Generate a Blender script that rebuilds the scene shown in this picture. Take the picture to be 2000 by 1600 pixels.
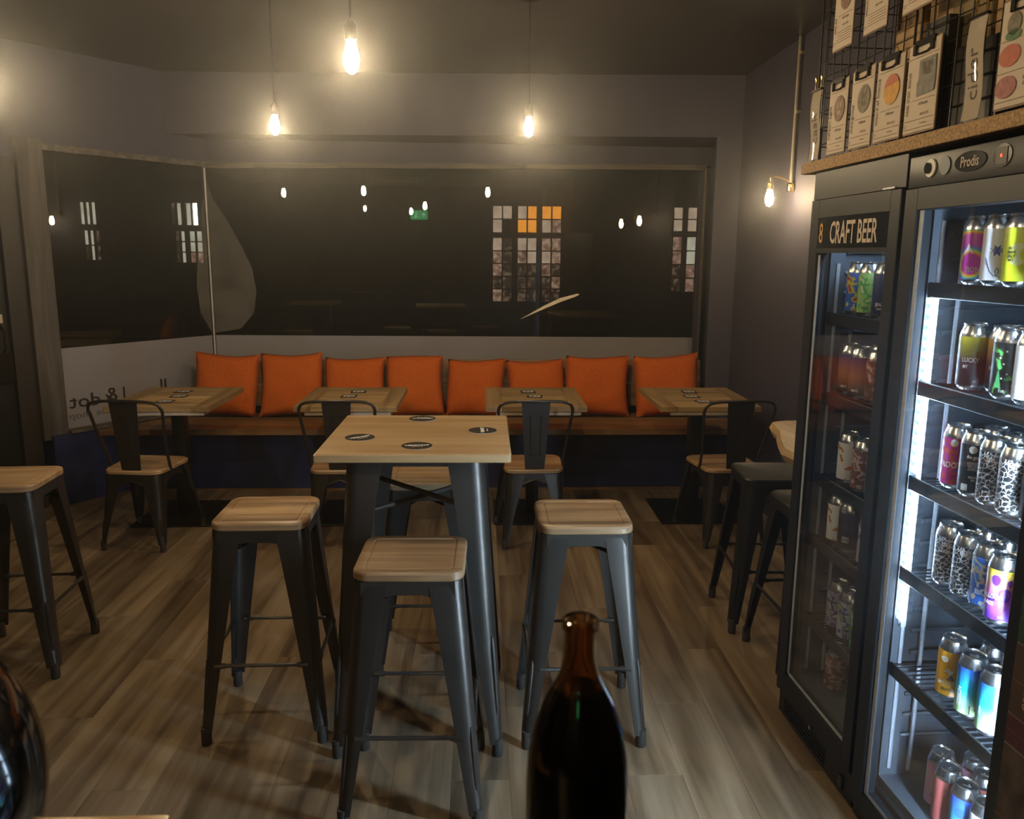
import bpy, bmesh, math, random
from mathutils import Vector, Matrix
random.seed(7)
PI = math.pi
for o in list(bpy.data.objects): bpy.data.objects.remove(o)
S = bpy.context.scene
COL = S.collection

# ------------------------------------------------------------------ camera, world, exposure
H = 1.58
cam = bpy.data.cameras.new('camera'); camo = bpy.data.objects.new('camera', cam); COL.objects.link(camo)
cam.sensor_width = 36.0; cam.lens = 28.8; cam.clip_start = 0.02; cam.clip_end = 100
p, r, psi = math.radians(10.7), math.radians(0.4), math.radians(2.2)
F = Vector((math.sin(psi)*math.cos(p), math.cos(psi)*math.cos(p), -math.sin(p)))
R0 = Vector((math.cos(psi), -math.sin(psi), 0)); U0 = R0.cross(F)
Rv = math.cos(r)*R0 + math.sin(r)*U0; Uv = -math.sin(r)*R0 + math.cos(r)*U0
M = Matrix((Rv, Uv, -F)).transposed().to_4x4(); M.translation = Vector((0, 0, H))
camo.matrix_world = M
S.camera = camo
cam.dof.use_dof = True; cam.dof.focus_distance = 3.0; cam.dof.aperture_fstop = 9.0
S.view_settings.view_transform = 'Standard'; S.view_settings.look = 'None'
S.view_settings.exposure = 0.12; S.view_settings.gamma = 1.0
S.view_settings.use_curve_mapping = False
S.cycles.use_denoising = True; S.cycles.adaptive_threshold = 0.02
S.cycles.max_bounces = 7; S.cycles.transparent_max_bounces = 20
S.cycles.caustics_reflective = False; S.cycles.caustics_refractive = False
S.cycles.sample_clamp_indirect = 6.0
W = bpy.data.worlds.new('night'); S.world = W; W.use_nodes = True
W.node_tree.nodes['Background'].inputs[0].default_value = (0.05, 0.045, 0.04, 1)
W.node_tree.nodes['Background'].inputs[1].default_value = 0.25
BULB = 680.0; WALLBULB = 330.0; LED = 640.0; BLOOM_HAZE = 0.016       # thin haze added to give the bulbs a lens-bloom glow
vs_ = W.node_tree.nodes.new('ShaderNodeVolumeScatter'); vs_.inputs['Density'].default_value = BLOOM_HAZE; vs_.inputs['Anisotropy'].default_value = 0.9
W.node_tree.links.new(vs_.outputs[0], W.node_tree.nodes['World Output'].inputs['Volume'])

# ------------------------------------------------------------------ materials
def nt(name):
    m = bpy.data.materials.new(name); m.use_nodes = True
    t = m.node_tree; return m, t, t.nodes['Principled BSDF']
def N(t, typ, **kw):
    n = t.nodes.new(typ)
    for k, v in kw.items():
        if k.startswith('i_'):
            key = k[2:]; n.inputs[int(key) if key.isdigit() else key].default_value = v
        else: setattr(n, k, v)
    return n
def c4(c): return (c[0], c[1], c[2], 1)
def ramp(t, stops):
    n = t.nodes.new('ShaderNodeValToRGB'); e = n.color_ramp.elements
    e[0].position, e[0].color = stops[0][0], c4(stops[0][1])
    e[1].position, e[1].color = stops[-1][0], c4(stops[-1][1])
    for q, c in stops[1:-1]:
        x = e.new(q); x.color = c4(c)
    return n
def coords(t, scale=(1, 1, 1), rnd=0.0):
    tc = N(t, 'ShaderNodeTexCoord'); mp = N(t, 'ShaderNodeMapping'); mp.inputs['Scale'].default_value = scale
    t.links.new(tc.outputs['Object'], mp.inputs['Vector'])
    if rnd:
        oi = N(t, 'ShaderNodeObjectInfo'); ml = N(t, 'ShaderNodeMath', operation='MULTIPLY'); ml.inputs[1].default_value = rnd
        t.links.new(oi.outputs['Random'], ml.inputs[0]); t.links.new(ml.outputs[0], mp.inputs['Location'])
    return mp
def plain(name, col, rough=0.5, metal=0.0, var=0.12, scale=14, bump=0.0, coat=0.0, spec=0.5):
    m, t, b = nt(name)
    mp = coords(t, (scale,)*3, 30)
    nz = N(t, 'ShaderNodeTexNoise'); nz.inputs['Scale'].default_value = 1.0; nz.inputs['Detail'].default_value = 4
    t.links.new(mp.outputs[0], nz.inputs['Vector'])
    rp = ramp(t, [(0.3, [c*(1-var) for c in col]), (0.7, [min(1, c*(1+var)) for c in col])])
    t.links.new(nz.outputs['Fac'], rp.inputs[0]); t.links.new(rp.outputs[0], b.inputs['Base Color'])
    b.inputs['Roughness'].default_value = rough; b.inputs['Metallic'].default_value = metal
    b.inputs['Coat Weight'].default_value = coat; b.inputs['Specular IOR Level'].default_value = spec
    if bump:
        bp = N(t, 'ShaderNodeBump'); bp.inputs['Strength'].default_value = bump; bp.inputs['Distance'].default_value = 0.004
        t.links.new(nz.outputs['Fac'], bp.inputs['Height']); t.links.new(bp.outputs[0], b.inputs['Normal'])
    return m
def wood(name, dark, mid, light, axis=0, rough=0.45, scale=1.0, rnd=0.25, knots=True):
    m, t, b = nt(name)
    s = [38*scale]*3; s[axis] = 2.4*scale
    mp = coords(t, tuple(s), 40)
    nz = N(t, 'ShaderNodeTexNoise'); nz.inputs['Scale'].default_value = 1; nz.inputs['Detail'].default_value = 6; nz.inputs['Distortion'].default_value = 0.6
    t.links.new(mp.outputs[0], nz.inputs['Vector'])
    s2 = [7*scale]*3; s2[axis] = 0.9*scale
    mp2 = coords(t, tuple(s2), 40)
    nz2 = N(t, 'ShaderNodeTexNoise'); nz2.inputs['Scale'].default_value = 1; nz2.inputs['Detail'].default_value = 4; nz2.inputs['Distortion'].default_value = 1.6
    t.links.new(mp2.outputs[0], nz2.inputs['Vector'])
    ad = N(t, 'ShaderNodeMath', operation='MULTIPLY_ADD'); ad.inputs[1].default_value = 0.55
    sc = N(t, 'ShaderNodeMath', operation='MULTIPLY'); sc.inputs[1].default_value = 0.45
    t.links.new(nz2.outputs['Fac'], sc.inputs[0]); t.links.new(nz.outputs['Fac'], ad.inputs[0]); t.links.new(sc.outputs[0], ad.inputs[2])
    rp = ramp(t, [(0.36, dark), (0.5, mid), (0.63, light)])
    t.links.new(ad.outputs[0], rp.inputs[0])
    oi = N(t, 'ShaderNodeObjectInfo'); hs = N(t, 'ShaderNodeHueSaturation')
    mr = N(t, 'ShaderNodeMapRange'); mr.inputs['To Min'].default_value = 1-rnd; mr.inputs['To Max'].default_value = 1+rnd
    t.links.new(oi.outputs['Random'], mr.inputs[0]); t.links.new(mr.outputs[0], hs.inputs['Value'])
    t.links.new(rp.outputs[0], hs.inputs['Color']); t.links.new(hs.outputs[0], b.inputs['Base Color'])
    b.inputs['Roughness'].default_value = rough
    bp = N(t, 'ShaderNodeBump'); bp.inputs['Strength'].default_value = 0.15; bp.inputs['Distance'].default_value = 0.002
    t.links.new(nz.outputs['Fac'], bp.inputs['Height']); t.links.new(bp.outputs[0], b.inputs['Normal'])
    return m
def emit(name, col, strength):
    m, t, b = nt(name)
    b.inputs['Base Color'].default_value = c4(col); b.inputs['Emission Color'].default_value = c4(col)
    b.inputs['Emission Strength'].default_value = strength
    return m
def glassy(name, tint=(1, 1, 1), ior=1.5, extra=0.0):
    m, t, b = nt(name); t.nodes.remove(b)
    out = t.nodes['Material Output']
    fr = N(t, 'ShaderNodeFresnel'); ge = N(t, 'ShaderNodeNewGeometry')      # same reflectance on both faces of a thin sheet
    mr = N(t, 'ShaderNodeMapRange'); mr.inputs['To Min'].default_value = ior; mr.inputs['To Max'].default_value = 1/ior
    t.links.new(ge.outputs['Backfacing'], mr.inputs[0]); t.links.new(mr.outputs[0], fr.inputs['IOR'])
    tr = N(t, 'ShaderNodeBsdfTransparent'); tr.inputs[0].default_value = c4(tint)
    gl = N(t, 'ShaderNodeBsdfGlossy'); gl.inputs['Roughness'].default_value = 0.0; gl.inputs[0].default_value = (1, 1, 1, 1)
    mx = N(t, 'ShaderNodeMixShader')
    t.links.new(fr.outputs[0], mx.inputs[0]); t.links.new(tr.outputs[0], mx.inputs[1]); t.links.new(gl.outputs[0], mx.inputs[2])
    t.links.new(mx.outputs[0], out.inputs['Surface'])
    return m
def veil(name, col, alpha):
    m, t, b = nt(name); b.inputs['Base Color'].default_value = c4(col); b.inputs['Roughness'].default_value = 0.8
    nz = N(t, 'ShaderNodeTexNoise'); nz.inputs['Scale'].default_value = 5; nz.inputs['Detail'].default_value = 5
    tc = N(t, 'ShaderNodeTexCoord'); t.links.new(tc.outputs['Object'], nz.inputs['Vector'])
    mr = N(t, 'ShaderNodeMapRange'); mr.inputs['From Min'].default_value = 0.3; mr.inputs['From Max'].default_value = 0.7
    mr.inputs['To Min'].default_value = alpha*0.6; mr.inputs['To Max'].default_value = alpha*1.3
    t.links.new(nz.outputs['Fac'], mr.inputs[0]); t.links.new(mr.outputs[0], b.inputs['Alpha'])
    return m

MT = {}
MT['wall'] = plain('navy_wall_paint', (0.045, 0.041, 0.061), 0.7, var=0.06, scale=5, bump=0.05)
MT['blue'] = plain('deep_blue_paint', (0.018, 0.023, 0.070), 0.42, var=0.10, scale=6)
MT['ceil'] = plain('dark_ceiling_paint', (0.034, 0.030, 0.030), 0.36, var=0.06, scale=4)
MT['rear'] = plain('rear_wall_paint', (0.05, 0.045, 0.045), 0.7, var=0.1, scale=4)
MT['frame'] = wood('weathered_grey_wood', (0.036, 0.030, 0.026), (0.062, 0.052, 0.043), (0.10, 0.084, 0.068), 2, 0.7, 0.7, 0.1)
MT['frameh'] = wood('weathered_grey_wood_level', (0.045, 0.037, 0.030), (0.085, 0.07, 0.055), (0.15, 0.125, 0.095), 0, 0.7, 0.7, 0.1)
MT['plank'] = wood('oak_floor_plank', (0.085, 0.056, 0.032), (0.19, 0.134, 0.080), (0.30, 0.225, 0.145), 1, 0.42, 0.5, 0.17)
MT['subfloor'] = plain('subfloor_dark', (0.07, 0.05, 0.034), 0.9)
MT['table'] = wood('honey_oak_tabletop', (0.33, 0.20, 0.088), (0.42, 0.275, 0.135), (0.50, 0.345, 0.185), 0, 0.28, 0.6, 0.05)
MT['seat'] = wood('mango_wood_seat', (0.15, 0.088, 0.042), (0.32, 0.20, 0.105), (0.47, 0.32, 0.18), 0, 0.36, 0.7, 0.24)
MT['cafe'] = wood('reclaimed_table_plank', (0.20, 0.12, 0.050), (0.36, 0.235, 0.11), (0.48, 0.33, 0.165), 0, 0.5, 0.7, 0.30)
MT['cafey'] = wood('reclaimed_table_end', (0.18, 0.11, 0.045), (0.29, 0.185, 0.08), (0.38, 0.25, 0.115), 1, 0.5, 0.7, 0.22)
MT['under'] = plain('pale_board', (0.66, 0.56, 0.44), 0.6)
MT['bench'] = wood('bench_pine', (0.14, 0.068, 0.024), (0.23, 0.118, 0.045), (0.31, 0.175, 0.075), 0, 0.4, 0.6, 0.2)
MT['steel'] = plain('gunmetal_steel', (0.090, 0.080, 0.070), 0.36, 0.7, var=0.10, scale=9)
MT['dsteel'] = plain('dark_bronze_steel', (0.060, 0.050, 0.042), 0.38, 0.7, var=0.12, scale=9)
MT['black'] = plain('black_powder_coat', (0.010, 0.009, 0.008), 0.42, 0.2, var=0.2)
MT['bmetal'] = plain('black_gloss_metal', (0.018, 0.015, 0.013), 0.25, 0.6, var=0.2)
MT['rubber'] = plain('dark_rubber', (0.05, 0.043, 0.037), 0.6)
MT['fabric'] = plain('orange_cotton', (0.52, 0.105, 0.010), 0.85, var=0.10, scale=60, bump=0.12, spec=0.2)
MT['coaster'] = plain('dark_grey_card', (0.040, 0.031, 0.026), 0.95, spec=0.08)
MT['white'] = plain('white_print', (0.75, 0.72, 0.68), 0.6, var=0.03)
MT['cream'] = plain('cream_paper', (0.47, 0.39, 0.31), 0.7, var=0.03, scale=20)
MT['ink'] = plain('grey_ink', (0.10, 0.075, 0.055), 0.7, var=0.1)
MT['inkl'] = plain('pale_ink', (0.33, 0.25, 0.18), 0.7, var=0.1)
MT['board'] = wood('clipboard_hardboard', (0.10, 0.06, 0.03), (0.15, 0.09, 0.045), (0.2, 0.12, 0.06), 2, 0.6)
MT['chip'] = plain('chipboard_edge', (0.30, 0.185, 0.085), 0.8, var=0.5, scale=160)
MT['card'] = plain('brown_cardboard', (0.34, 0.21, 0.095), 0.8, var=0.08)
MT['dcard'] = plain('olive_cardboard', (0.17, 0.125, 0.055), 0.8, var=0.12)
MT['fridge'] = plain('black_fridge_paint', (0.012, 0.014, 0.018), 0.40, 0.0, var=0.06, spec=0.3)
MT['liner'] = plain('dark_fridge_liner', (0.075, 0.088, 0.11), 0.42, 0.0, var=0.05)
MT['gloss'] = plain('black_gloss_panel', (0.010, 0.011, 0.014), 0.12, 0.0, var=0.05)
MT['alu'] = plain('brushed_aluminium', (0.72, 0.74, 0.76), 0.24, 1.0, var=0.05, scale=20)
MT['gasket'] = plain('pale_seal_strip', (0.42, 0.46, 0.52), 0.4, 0.2, var=0.12, scale=120)
MT['porange'] = plain('orange_picture', (0.50, 0.26, 0.05), 0.7, var=0.15, scale=60); MT['gold'] = plain('brass', (0.75, 0.52, 0.2), 0.22, 1.0)
MT['conduit'] = plain('galvanised_pipe', (0.42, 0.37, 0.28), 0.35, 0.9)
MT['glass'] = glassy('clear_window_glass', (0.93, 0.95, 0.92), 1.5)
MT['fglass'] = glassy('fridge_door_glass', (0.93, 0.95, 0.97), 1.5)
MT['film'] = plain('frosted_vinyl', (0.235, 0.215, 0.225), 0.6, var=0.04, scale=3)
MT['letter'] = plain('black_vinyl', (0.02, 0.018, 0.018), 0.5)
MT['gletter'] = plain('grey_vinyl', (0.09, 0.085, 0.085), 0.5)
MT['bulb'] = emit('lit_bulb_glass', (1.0, 0.755, 0.44), BULB)
MT['wbulb'] = emit('lit_wall_bulb_glass', (1.0, 0.755, 0.44), WALLBULB)
MT['wbulb2'] = emit('lit_hidden_wall_bulb', (1.0, 0.72, 0.38), WALLBULB*0.3); MT['led'] = emit('cool_led', (0.62, 0.82, 1.0), LED); MT['led1'] = emit('cool_led_dim', (0.62, 0.82, 1.0), LED*0.10); MT['leds'] = emit('cool_led_beads', (0.62, 0.82, 1.0), LED*0.09)
MT['exit'] = emit('green_exit_light', (0.02, 0.75, 0.22), 2.4)
MT['exitw'] = emit('white_exit_symbol', (0.75, 1.0, 0.85), 3.0)
MT['reddot'] = emit('red_display_digit', (1.0, 0.05, 0.02), 4.0)
MT['bglass'] = None
MT['jamb'] = plain('dark_brown_gloss', (0.022, 0.016, 0.012), 0.5); MT['silicone'] = plain('pale_corner_seal', (0.45, 0.42, 0.38), 0.4)
MT['asphalt'] = plain('asphalt', (0.03, 0.03, 0.03), 0.9)
MT['brick'] = plain('dark_brickwork', (0.045, 0.036, 0.03), 0.9, var=0.3, scale=3)
MT['faint_patch'] = veil('faint_pale_patch', (0.62, 0.56, 0.47), 0.08)
MT['painted_glint'] = plain('pale_painted_glint', (0.9, 0.78, 0.6), 0.4)
MT['plastic'] = glassy('clear_pocket_plastic', (0.97, 0.97, 0.96), 1.5)
def bottle_glass():
    m, t, b = nt('brown_bottle_glass')
    b.inputs['Base Color'].default_value = (0.62, 0.33, 0.12, 1); b.inputs['Roughness'].default_value = 0.05
    b.inputs['Transmission Weight'].default_value = 1.0; b.inputs['IOR'].default_value = 1.45
    return m
MT['bglass'] = bottle_glass()
MT['liquid'] = plain('dark_beer', (0.008, 0.005, 0.004), 0.08, var=0.02)
MT['jar'] = plain('black_glazed_jar', (0.006, 0.005, 0.004), 0.10, var=0.05, coat=0.5)

# ------------------------------------------------------------------ mesh helpers
def B(): return bmesh.new()
def box(bm, cx, cy, cz, sx, sy, sz, bev=0.0, seg=1, rot=None):
    r_ = bmesh.ops.create_cube(bm, size=1.0); vs = r_['verts']
    for v in vs: v.co = Vector((v.co.x*sx, v.co.y*sy, v.co.z*sz))
    if bev > 0:
        es = list({e for v in vs for e in v.link_edges})
        g = bmesh.ops.bevel(bm, geom=es, offset=bev, segments=seg, affect='EDGES', profile=0.6)
        vs = list({v for f in g['faces'] for v in f.verts} | {v for v in vs if v.is_valid})
    mt = Matrix.Translation((cx, cy, cz)) @ (rot if rot is not None else Matrix.Identity(4))
    for v in vs: v.co = mt @ v.co
def box2(bm, x0, x1, y0, y1, z0, z1, bev=0.0, seg=1):
    box(bm, (x0+x1)/2, (y0+y1)/2, (z0+z1)/2, abs(x1-x0), abs(y1-y0), abs(z1-z0), bev, seg)
def loops(bm, lps, cap0=True, cap1=True, closed=True):
    rows = [[bm.verts.new(q) for q in l] for l in lps]
    n = len(rows[0])
    for a, b in zip(rows, rows[1:]):
        for i in range(n if closed else n-1):
            j = (i+1) % n
            try: bm.faces.new((a[i], a[j], b[j], b[i]))
            except ValueError: pass
    if cap0: bm.faces.new(rows[0][::-1])
    if cap1: bm.faces.new(rows[-1])
    return rows
def tube(bm, pts, rad, n=8, cap=True):
    pts = [Vector(q) for q in pts]; m = len(pts)
    rads = rad if isinstance(rad, (list, tuple)) else [rad]*m
    up = None; lps = []
    for i in range(m):
        t = (pts[min(i+1, m-1)] - pts[max(i-1, 0)]).normalized()
        if up is None:
            a = Vector((0, 0, 1)) if abs(t.z) < 0.9 else Vector((1, 0, 0)); up = t.cross(a).normalized()
        up = (up - t*up.dot(t)).normalized(); sd = t.cross(up)
        lps.append([pts[i] + (up*math.cos(2*PI*k/n) + sd*math.sin(2*PI*k/n))*rads[i] for k in range(n)])
    loops(bm, lps, cap, cap)
def lathe(bm, prof, n=20, cx=0, cy=0, cz=0, cap0=True, cap1=True):
    loops(bm, [[(cx+rr*math.cos(2*PI*k/n), cy+rr*math.sin(2*PI*k/n), cz+zz) for k in range(n)] for rr, zz in prof], cap0, cap1)
def prism(bm, poly, z0, z1):
    loops(bm, [[(x, y, z0) for x, y in poly], [(x, y, z1) for x, y in poly]])
def extr(bm, poly3, d):
    d = Vector(d); loops(bm, [[Vector(q) for q in poly3], [Vector(q)+d for q in poly3]])
def rrect(hx, hy, rad, n=5):
    out = []
    for sx, sy, a0 in ((1, 1, 0), (-1, 1, 90), (-1, -1, 180), (1, -1, 270)):
        for k in range(n+1):
            a = math.radians(a0 + 90*k/n)
            out.append((sx*(hx-rad) + rad*math.cos(a), sy*(hy-rad) + rad*math.sin(a)))
    return out
def mesh(bm, name, smooth=35):
    bmesh.ops.recalc_face_normals(bm, faces=bm.faces[:])
    me = bpy.data.meshes.new(name); bm.to_mesh(me); bm.free()
    if smooth:
        me.polygons.foreach_set('use_smooth', [True]*len(me.polygons))
        me.set_sharp_from_angle(angle=math.radians(smooth))
    return me
def ob(name, me, mt=None, parent=None, loc=(0, 0, 0), rot=(0, 0, 0), smooth=35):
    if isinstance(me, bmesh.types.BMesh): me = mesh(me, name, smooth)
    if mt is not None and len(me.materials) == 0: me.materials.append(MT[mt] if isinstance(mt, str) else mt)
    o = bpy.data.objects.new(name, me); COL.objects.link(o)
    o.location = loc; o.rotation_euler = rot
    if parent is not None: o.parent = parent
    return o
def obm(name, me, mt, parent=None, loc=(0, 0, 0), rot=(0, 0, 0)):      # shared mesh, material of its own
    o = bpy.data.objects.new(name, me); COL.objects.link(o)
    if len(me.materials) == 0: me.materials.append(None)
    o.material_slots[0].link = 'OBJECT'; o.material_slots[0].material = mt
    o.location = loc; o.rotation_euler = rot
    if parent is not None: o.parent = parent
    return o
def tag(o, label=None, cat=None, group=None, kind=None):
    if label: o['label'] = label
    if cat: o['category'] = cat
    if group: o['group'] = group
    if kind: o['kind'] = kind
    return o
def thing(name, label, cat, loc=(0, 0, 0), rz=0.0, group=None):
    o = bpy.data.objects.new(name, None); COL.objects.link(o); o.empty_display_size = 0.1
    o.location = loc; o.rotation_euler = (0, 0, rz)
    return tag(o, label, cat, group)
def struct(name, bm, mt, loc=(0, 0, 0), rot=(0, 0, 0)):
    o = ob(name, bm, mt, None, loc, rot); o['kind'] = 'structure'; return o
def copy_tree(o, parent=None):
    c = o.copy(); COL.objects.link(c)
    if parent is not None: c.parent = parent
    for ch in list(o.children): copy_tree(ch, c)
    return c
_tc = {}
def text_mesh(body, size, bold=0.0, extrude=0.0006, sx=1.0, align='CENTER'):
    key = (body, size, bold, extrude, sx, align)
    if key in _tc: return _tc[key].copy()
    cu = bpy.data.curves.new('text', 'FONT'); cu.body = body; cu.size = size; cu.extrude = extrude; cu.offset = bold
    cu.align_x = align; cu.align_y = 'CENTER'; cu.resolution_u = 2
    to = bpy.data.objects.new('text', cu); COL.objects.link(to)
    bpy.context.view_layer.update()
    me = bpy.data.meshes.new_from_object(to.evaluated_get(bpy.context.evaluated_depsgraph_get()))
    bpy.data.objects.remove(to)
    me.materials.clear()
    for v in me.vertices: v.co.x *= sx
    _tc[key] = me
    return me.copy()
def wrap(me, rad, ang, z0):           # bend flat text round an upright can
    for v in me.vertices:
        a = ang + v.co.x/rad; rr = rad + v.co.z
        zz = v.co.y + z0
        v.co = (rr*math.cos(a), rr*math.sin(a), zz)
    return me

# ------------------------------------------------------------------ the room
# window wall: runs from the corner CN at 2.2 degrees; left wall leaves the corner at an angle
CN = Vector((-1.97, 6.118)); BD = Vector((math.cos(0.0384), math.sin(0.0384)))
LD = Vector((-0.58, -0.814)).normalized(); LN = Vector((0.814, -0.58)).normalized()   # along the left wall, into the room
BNn = Vector((-BD.y, BD.x)) * -1                                                        # into the room from the back wall
RX = 1.77; CEIL = 2.77
def ZT(s): return 0.0097*s          # the window head climbs, and the film edge dips, a little to the right
def ZF(s): return -0.0058*s
def BW(s, off): q = CN + BD*s + BNn*off; return (q.x, q.y)
def LW(s, off): q = CN + LD*s + LN*off; return (q.x, q.y)
fl = B(); box2(fl, -3.9, RX+0.1, -2.9, 6.5, -0.12, -0.004)
floor = struct('floor', fl, 'subfloor')
pb = B(); box2(pb, -0.0890, 0.0890, -0.6090, 0.6090, -0.004, 0.0, 0.0004)
pm = mesh(pb, 'plank', 0); pm.materials.append(MT['plank'])
nx = 0
x = -3.75
while x < RX+0.05:
    y = -2.7 + (nx*0.41) % 1.22 - 0.6
    while y < 6.4:
        if not (y > 5.2 and x > 1.9) and y > -2.7: ob('plank', pm, None, floor, (x, y, 0))
        y += 1.2185
    x += 0.1785; nx += 1
cl = B(); prism(cl, [(-3.9, -2.9), (RX+0.1, -2.9), (RX+0.1, 6.5), (-2.1, 6.5), (-3.9, 4.2)], CEIL, CEIL+0.1)
ceiling = struct('ceiling', cl, 'ceil')
# back wall: fascia above the window, bulkhead proud of it, dwarf wall below, pier at the right
wb = B()
extr(wb, [(*BW(-0.10, -0.02), 2.2), (*BW(3.75, -0.02), 2.236), (*BW(3.75, -0.02), CEIL), (*BW(-0.10, -0.02), CEIL)], (0.004, 0.12, 0))
prism(wb, [BW(-0.05, -0.14), BW(3.75, -0.14), BW(3.75, 0.02), BW(-0.05, 0.02)], 0, 0.44)
wall_back = struct('wall_back', wb, 'wall')
bk = B(); prism(bk, [LW(0.28, 0.0), (1.60, 5.74), (1.725, 6.24), BW(3.60, -0.02), BW(-0.03, -0.02)], 2.372, CEIL)
ob('bulkhead', bk, 'wall', wall_back)
pr = B(); prism(pr, [(1.60, 5.74), (RX+0.02, 5.734), (RX+0.02, 6.45), (1.725, 6.40), (1.725, 6.24)], 0, CEIL)
ob('pier', pr, 'wall', wall_back)
wr = B(); box2(wr, RX, RX+0.1, -2.7, 6.45, 0, CEIL)
wall_right = struct('wall_right', wr, 'wall')
# left wall: band above the window, low proud base below, door part further left
wl = B()
prism(wl, [LW(-0.02, 0.0), LW(1.31, 0.0), LW(1.31, -0.1), LW(-0.02, -0.1)], 2.205, CEIL)
prism(wl, [LW(1.295, 0.0), LW(1.40, 0.0), LW(1.40, -0.12), LW(1.295, -0.12)], 0, CEIL)
prism(wl, [LW(1.40, 0.0), LW(2.33, 0.0), LW(2.33, -0.12), LW(1.40, -0.12)], 2.12, CEIL)
prism(wl, [LW(2.33, 0.0), LW(2.55, 0.0), LW(2.55, -0.12), LW(2.33, -0.12)], 0, CEIL)
q = LW(2.55, 0)
box2(wl, q[0]-0.1, q[0], -2.7, q[1]+0.03, 0, CEIL)
wall_left = struct('wall_left', wl, 'wall')
lb = B(); prism(lb, [LW(-0.05, 0.07), LW(1.26, 0.07), LW(1.26, -0.1), LW(-0.05, -0.1)], 0, 0.455)
ob('low_panel', lb, 'blue', wall_left)
wz = B(); box2(wz, q[0]-0.1, RX+0.1, -2.8, -2.7, 0, CEIL)
wall_rear = struct('wall_rear', wz, 'rear')
bb = B(); box2(bb, -2.28, 1.75, 5.405, 5.42, 0.0, 0.012)
tr = struct('baseboard_back', bb, 'bench')

# door at the far left, mostly outside the frame
door = bpy.data.objects.new('door_1', None); COL.objects.link(door); door['kind'] = 'structure'
d_ = B(); prism(d_, [LW(1.298, 0.012), LW(1.41, 0.012), LW(1.41, -0.005), LW(1.298, -0.005)], 0.002, 2.12)
ob('door_jamb', d_, 'jamb', door)
d_ = B(); prism(d_, [LW(1.41, -0.02), LW(2.32, -0.02), LW(2.32, -0.065), LW(1.41, -0.065)], 0.01, 2.11)
ob('door_leaf', d_, 'black', door)
d_ = B(); prism(d_, [LW(1.425, 0.022), LW(1.53, 0.022), LW(1.53, -0.02), LW(1.425, -0.02)], 0.815, 0.985)
lk = ob('lock_box', d_, 'bmetal', door)
d_ = B(); prism(d_, [LW(1.45, 0.002), LW(1.56, 0.002), LW(1.56, -0.02), LW(1.45, -0.02)], 1.165, 1.215)
ob('push_plate', d_, 'cream', door)
d_ = B(); tube(d_, [(*LW(1.47, 0.02), 0.99), (*LW(1.47, 0.045), 1.02), (*LW(1.47, 0.045), 1.12), (*LW(1.47, 0.0), 1.15)], 0.008)
ob('door_handle', d_, 'bmetal', door)

# windows -------------------------------------------------------------
def window(name):
    o = bpy.data.objects.new(name, None); COL.objects.link(o); o['kind'] = 'structure'; return o
w1 = window('window_1'); w2 = window('window_2')
def slab(fn, s0, s1, o0, o1, z0, z1a, z1b):           # upright slab between two stations, its head may slope
    g = B(); q0, q1 = fn(s0, o0), fn(s1, o0); r0, r1 = fn(s0, o1), fn(s1, o1)
    loops(g, [[(*q0, z0), (*q1, z0), (*q1, z1b), (*q0, z1a)], [(*r0, z0), (*r1, z0), (*r1, z1b), (*r0, z1a)]]); return g
ob('glass_pane', slab(BW, 0.012, 3.60, -0.006, 0.0, 0.44, 2.178, 2.178+ZT(3.6)), 'glass', w1, smooth=0)
ob('glass_pane', slab(LW, 0.012, 1.15, -0.006, 0.0, 0.47, 2.18, 2.18), 'glass', w2, smooth=0)
ob('frosted_film', slab(BW, 0.015, 3.60, 0.0012, 0.0004, 0.44, 0.983, 0.983+ZF(3.6)), 'film', w1, smooth=0)
g = slab(LW, 0.015, 1.148, 0.0012, 0.0004, 0.47, 0.983, 0.985)
film2 = ob('frosted_film', g, 'film', w2)
# uneven top rail in lengths, butt jointed
for k, (a, b_) in enumerate(((0.0, 0.36), (0.36, 0.95), (0.95, 2.3), (2.3, 3.645))):
    e = (0.002, -0.001, 0.003, 0.0)[k]; za = 2.207+e
    g = B(); q = [BW(a, 0.03+e), BW(b_-0.002, 0.03+e), BW(b_-0.002, -0.03), BW(a, -0.03)]; st = (a, b_, b_, a)
    loops(g, [[(*p_, 2.172+ZT(t_)) for p_, t_ in zip(q, st)], [(*p_, za+ZT(t_)) for p_, t_ in zip(q, st)]])
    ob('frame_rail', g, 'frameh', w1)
ob('frame_post', slab(BW, 3.60, 3.66, 0.012, -0.03, 0.44, 2.172+ZT(3.6), 2.172+ZT(3.6)), 'wall', w1)
ob('edge_trim', slab(BW, 3.630, 3.644, 0.03, 0.0125, 0.44, 2.18+ZT(3.6), 2.18+ZT(3.6)), 'conduit', w1)
g = B(); tube(g, [(*BW(0.004, 0.006), 0.46), (*BW(0.004, 0.006), 2.172)], 0.0075)
ob('corner_seal', g, 'silicone', w1)
g = B(); prism(g, [LW(-0.012, 0.03), LW(1.152, 0.03), LW(1.152, -0.03), LW(-0.012, -0.03)], 2.175, 2.212)
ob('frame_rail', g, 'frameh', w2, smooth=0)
g = B(); prism(g, [LW(1.152, 0.045), LW(1.30, 0.045), LW(1.30, -0.03), LW(1.152, -0.03)], 0.43, 2.235)
ob('frame_post', g, 'frame', w2)
g = B(); prism(g, [LW(1.135, 0.02), LW(1.152, 0.02), LW(1.152, -0.03), LW(1.135, -0.03)], 0.44, 2.19)
ob('inner_bead', g, 'frame', w2)
g = B(); prism(g, [LW(0.0, 0.085), LW(1.15, 0.085), LW(1.15, -0.02), LW(0.0, -0.02)], 0.455, 0.472)
ob('window_sill', g, 'frameh', w2)
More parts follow.
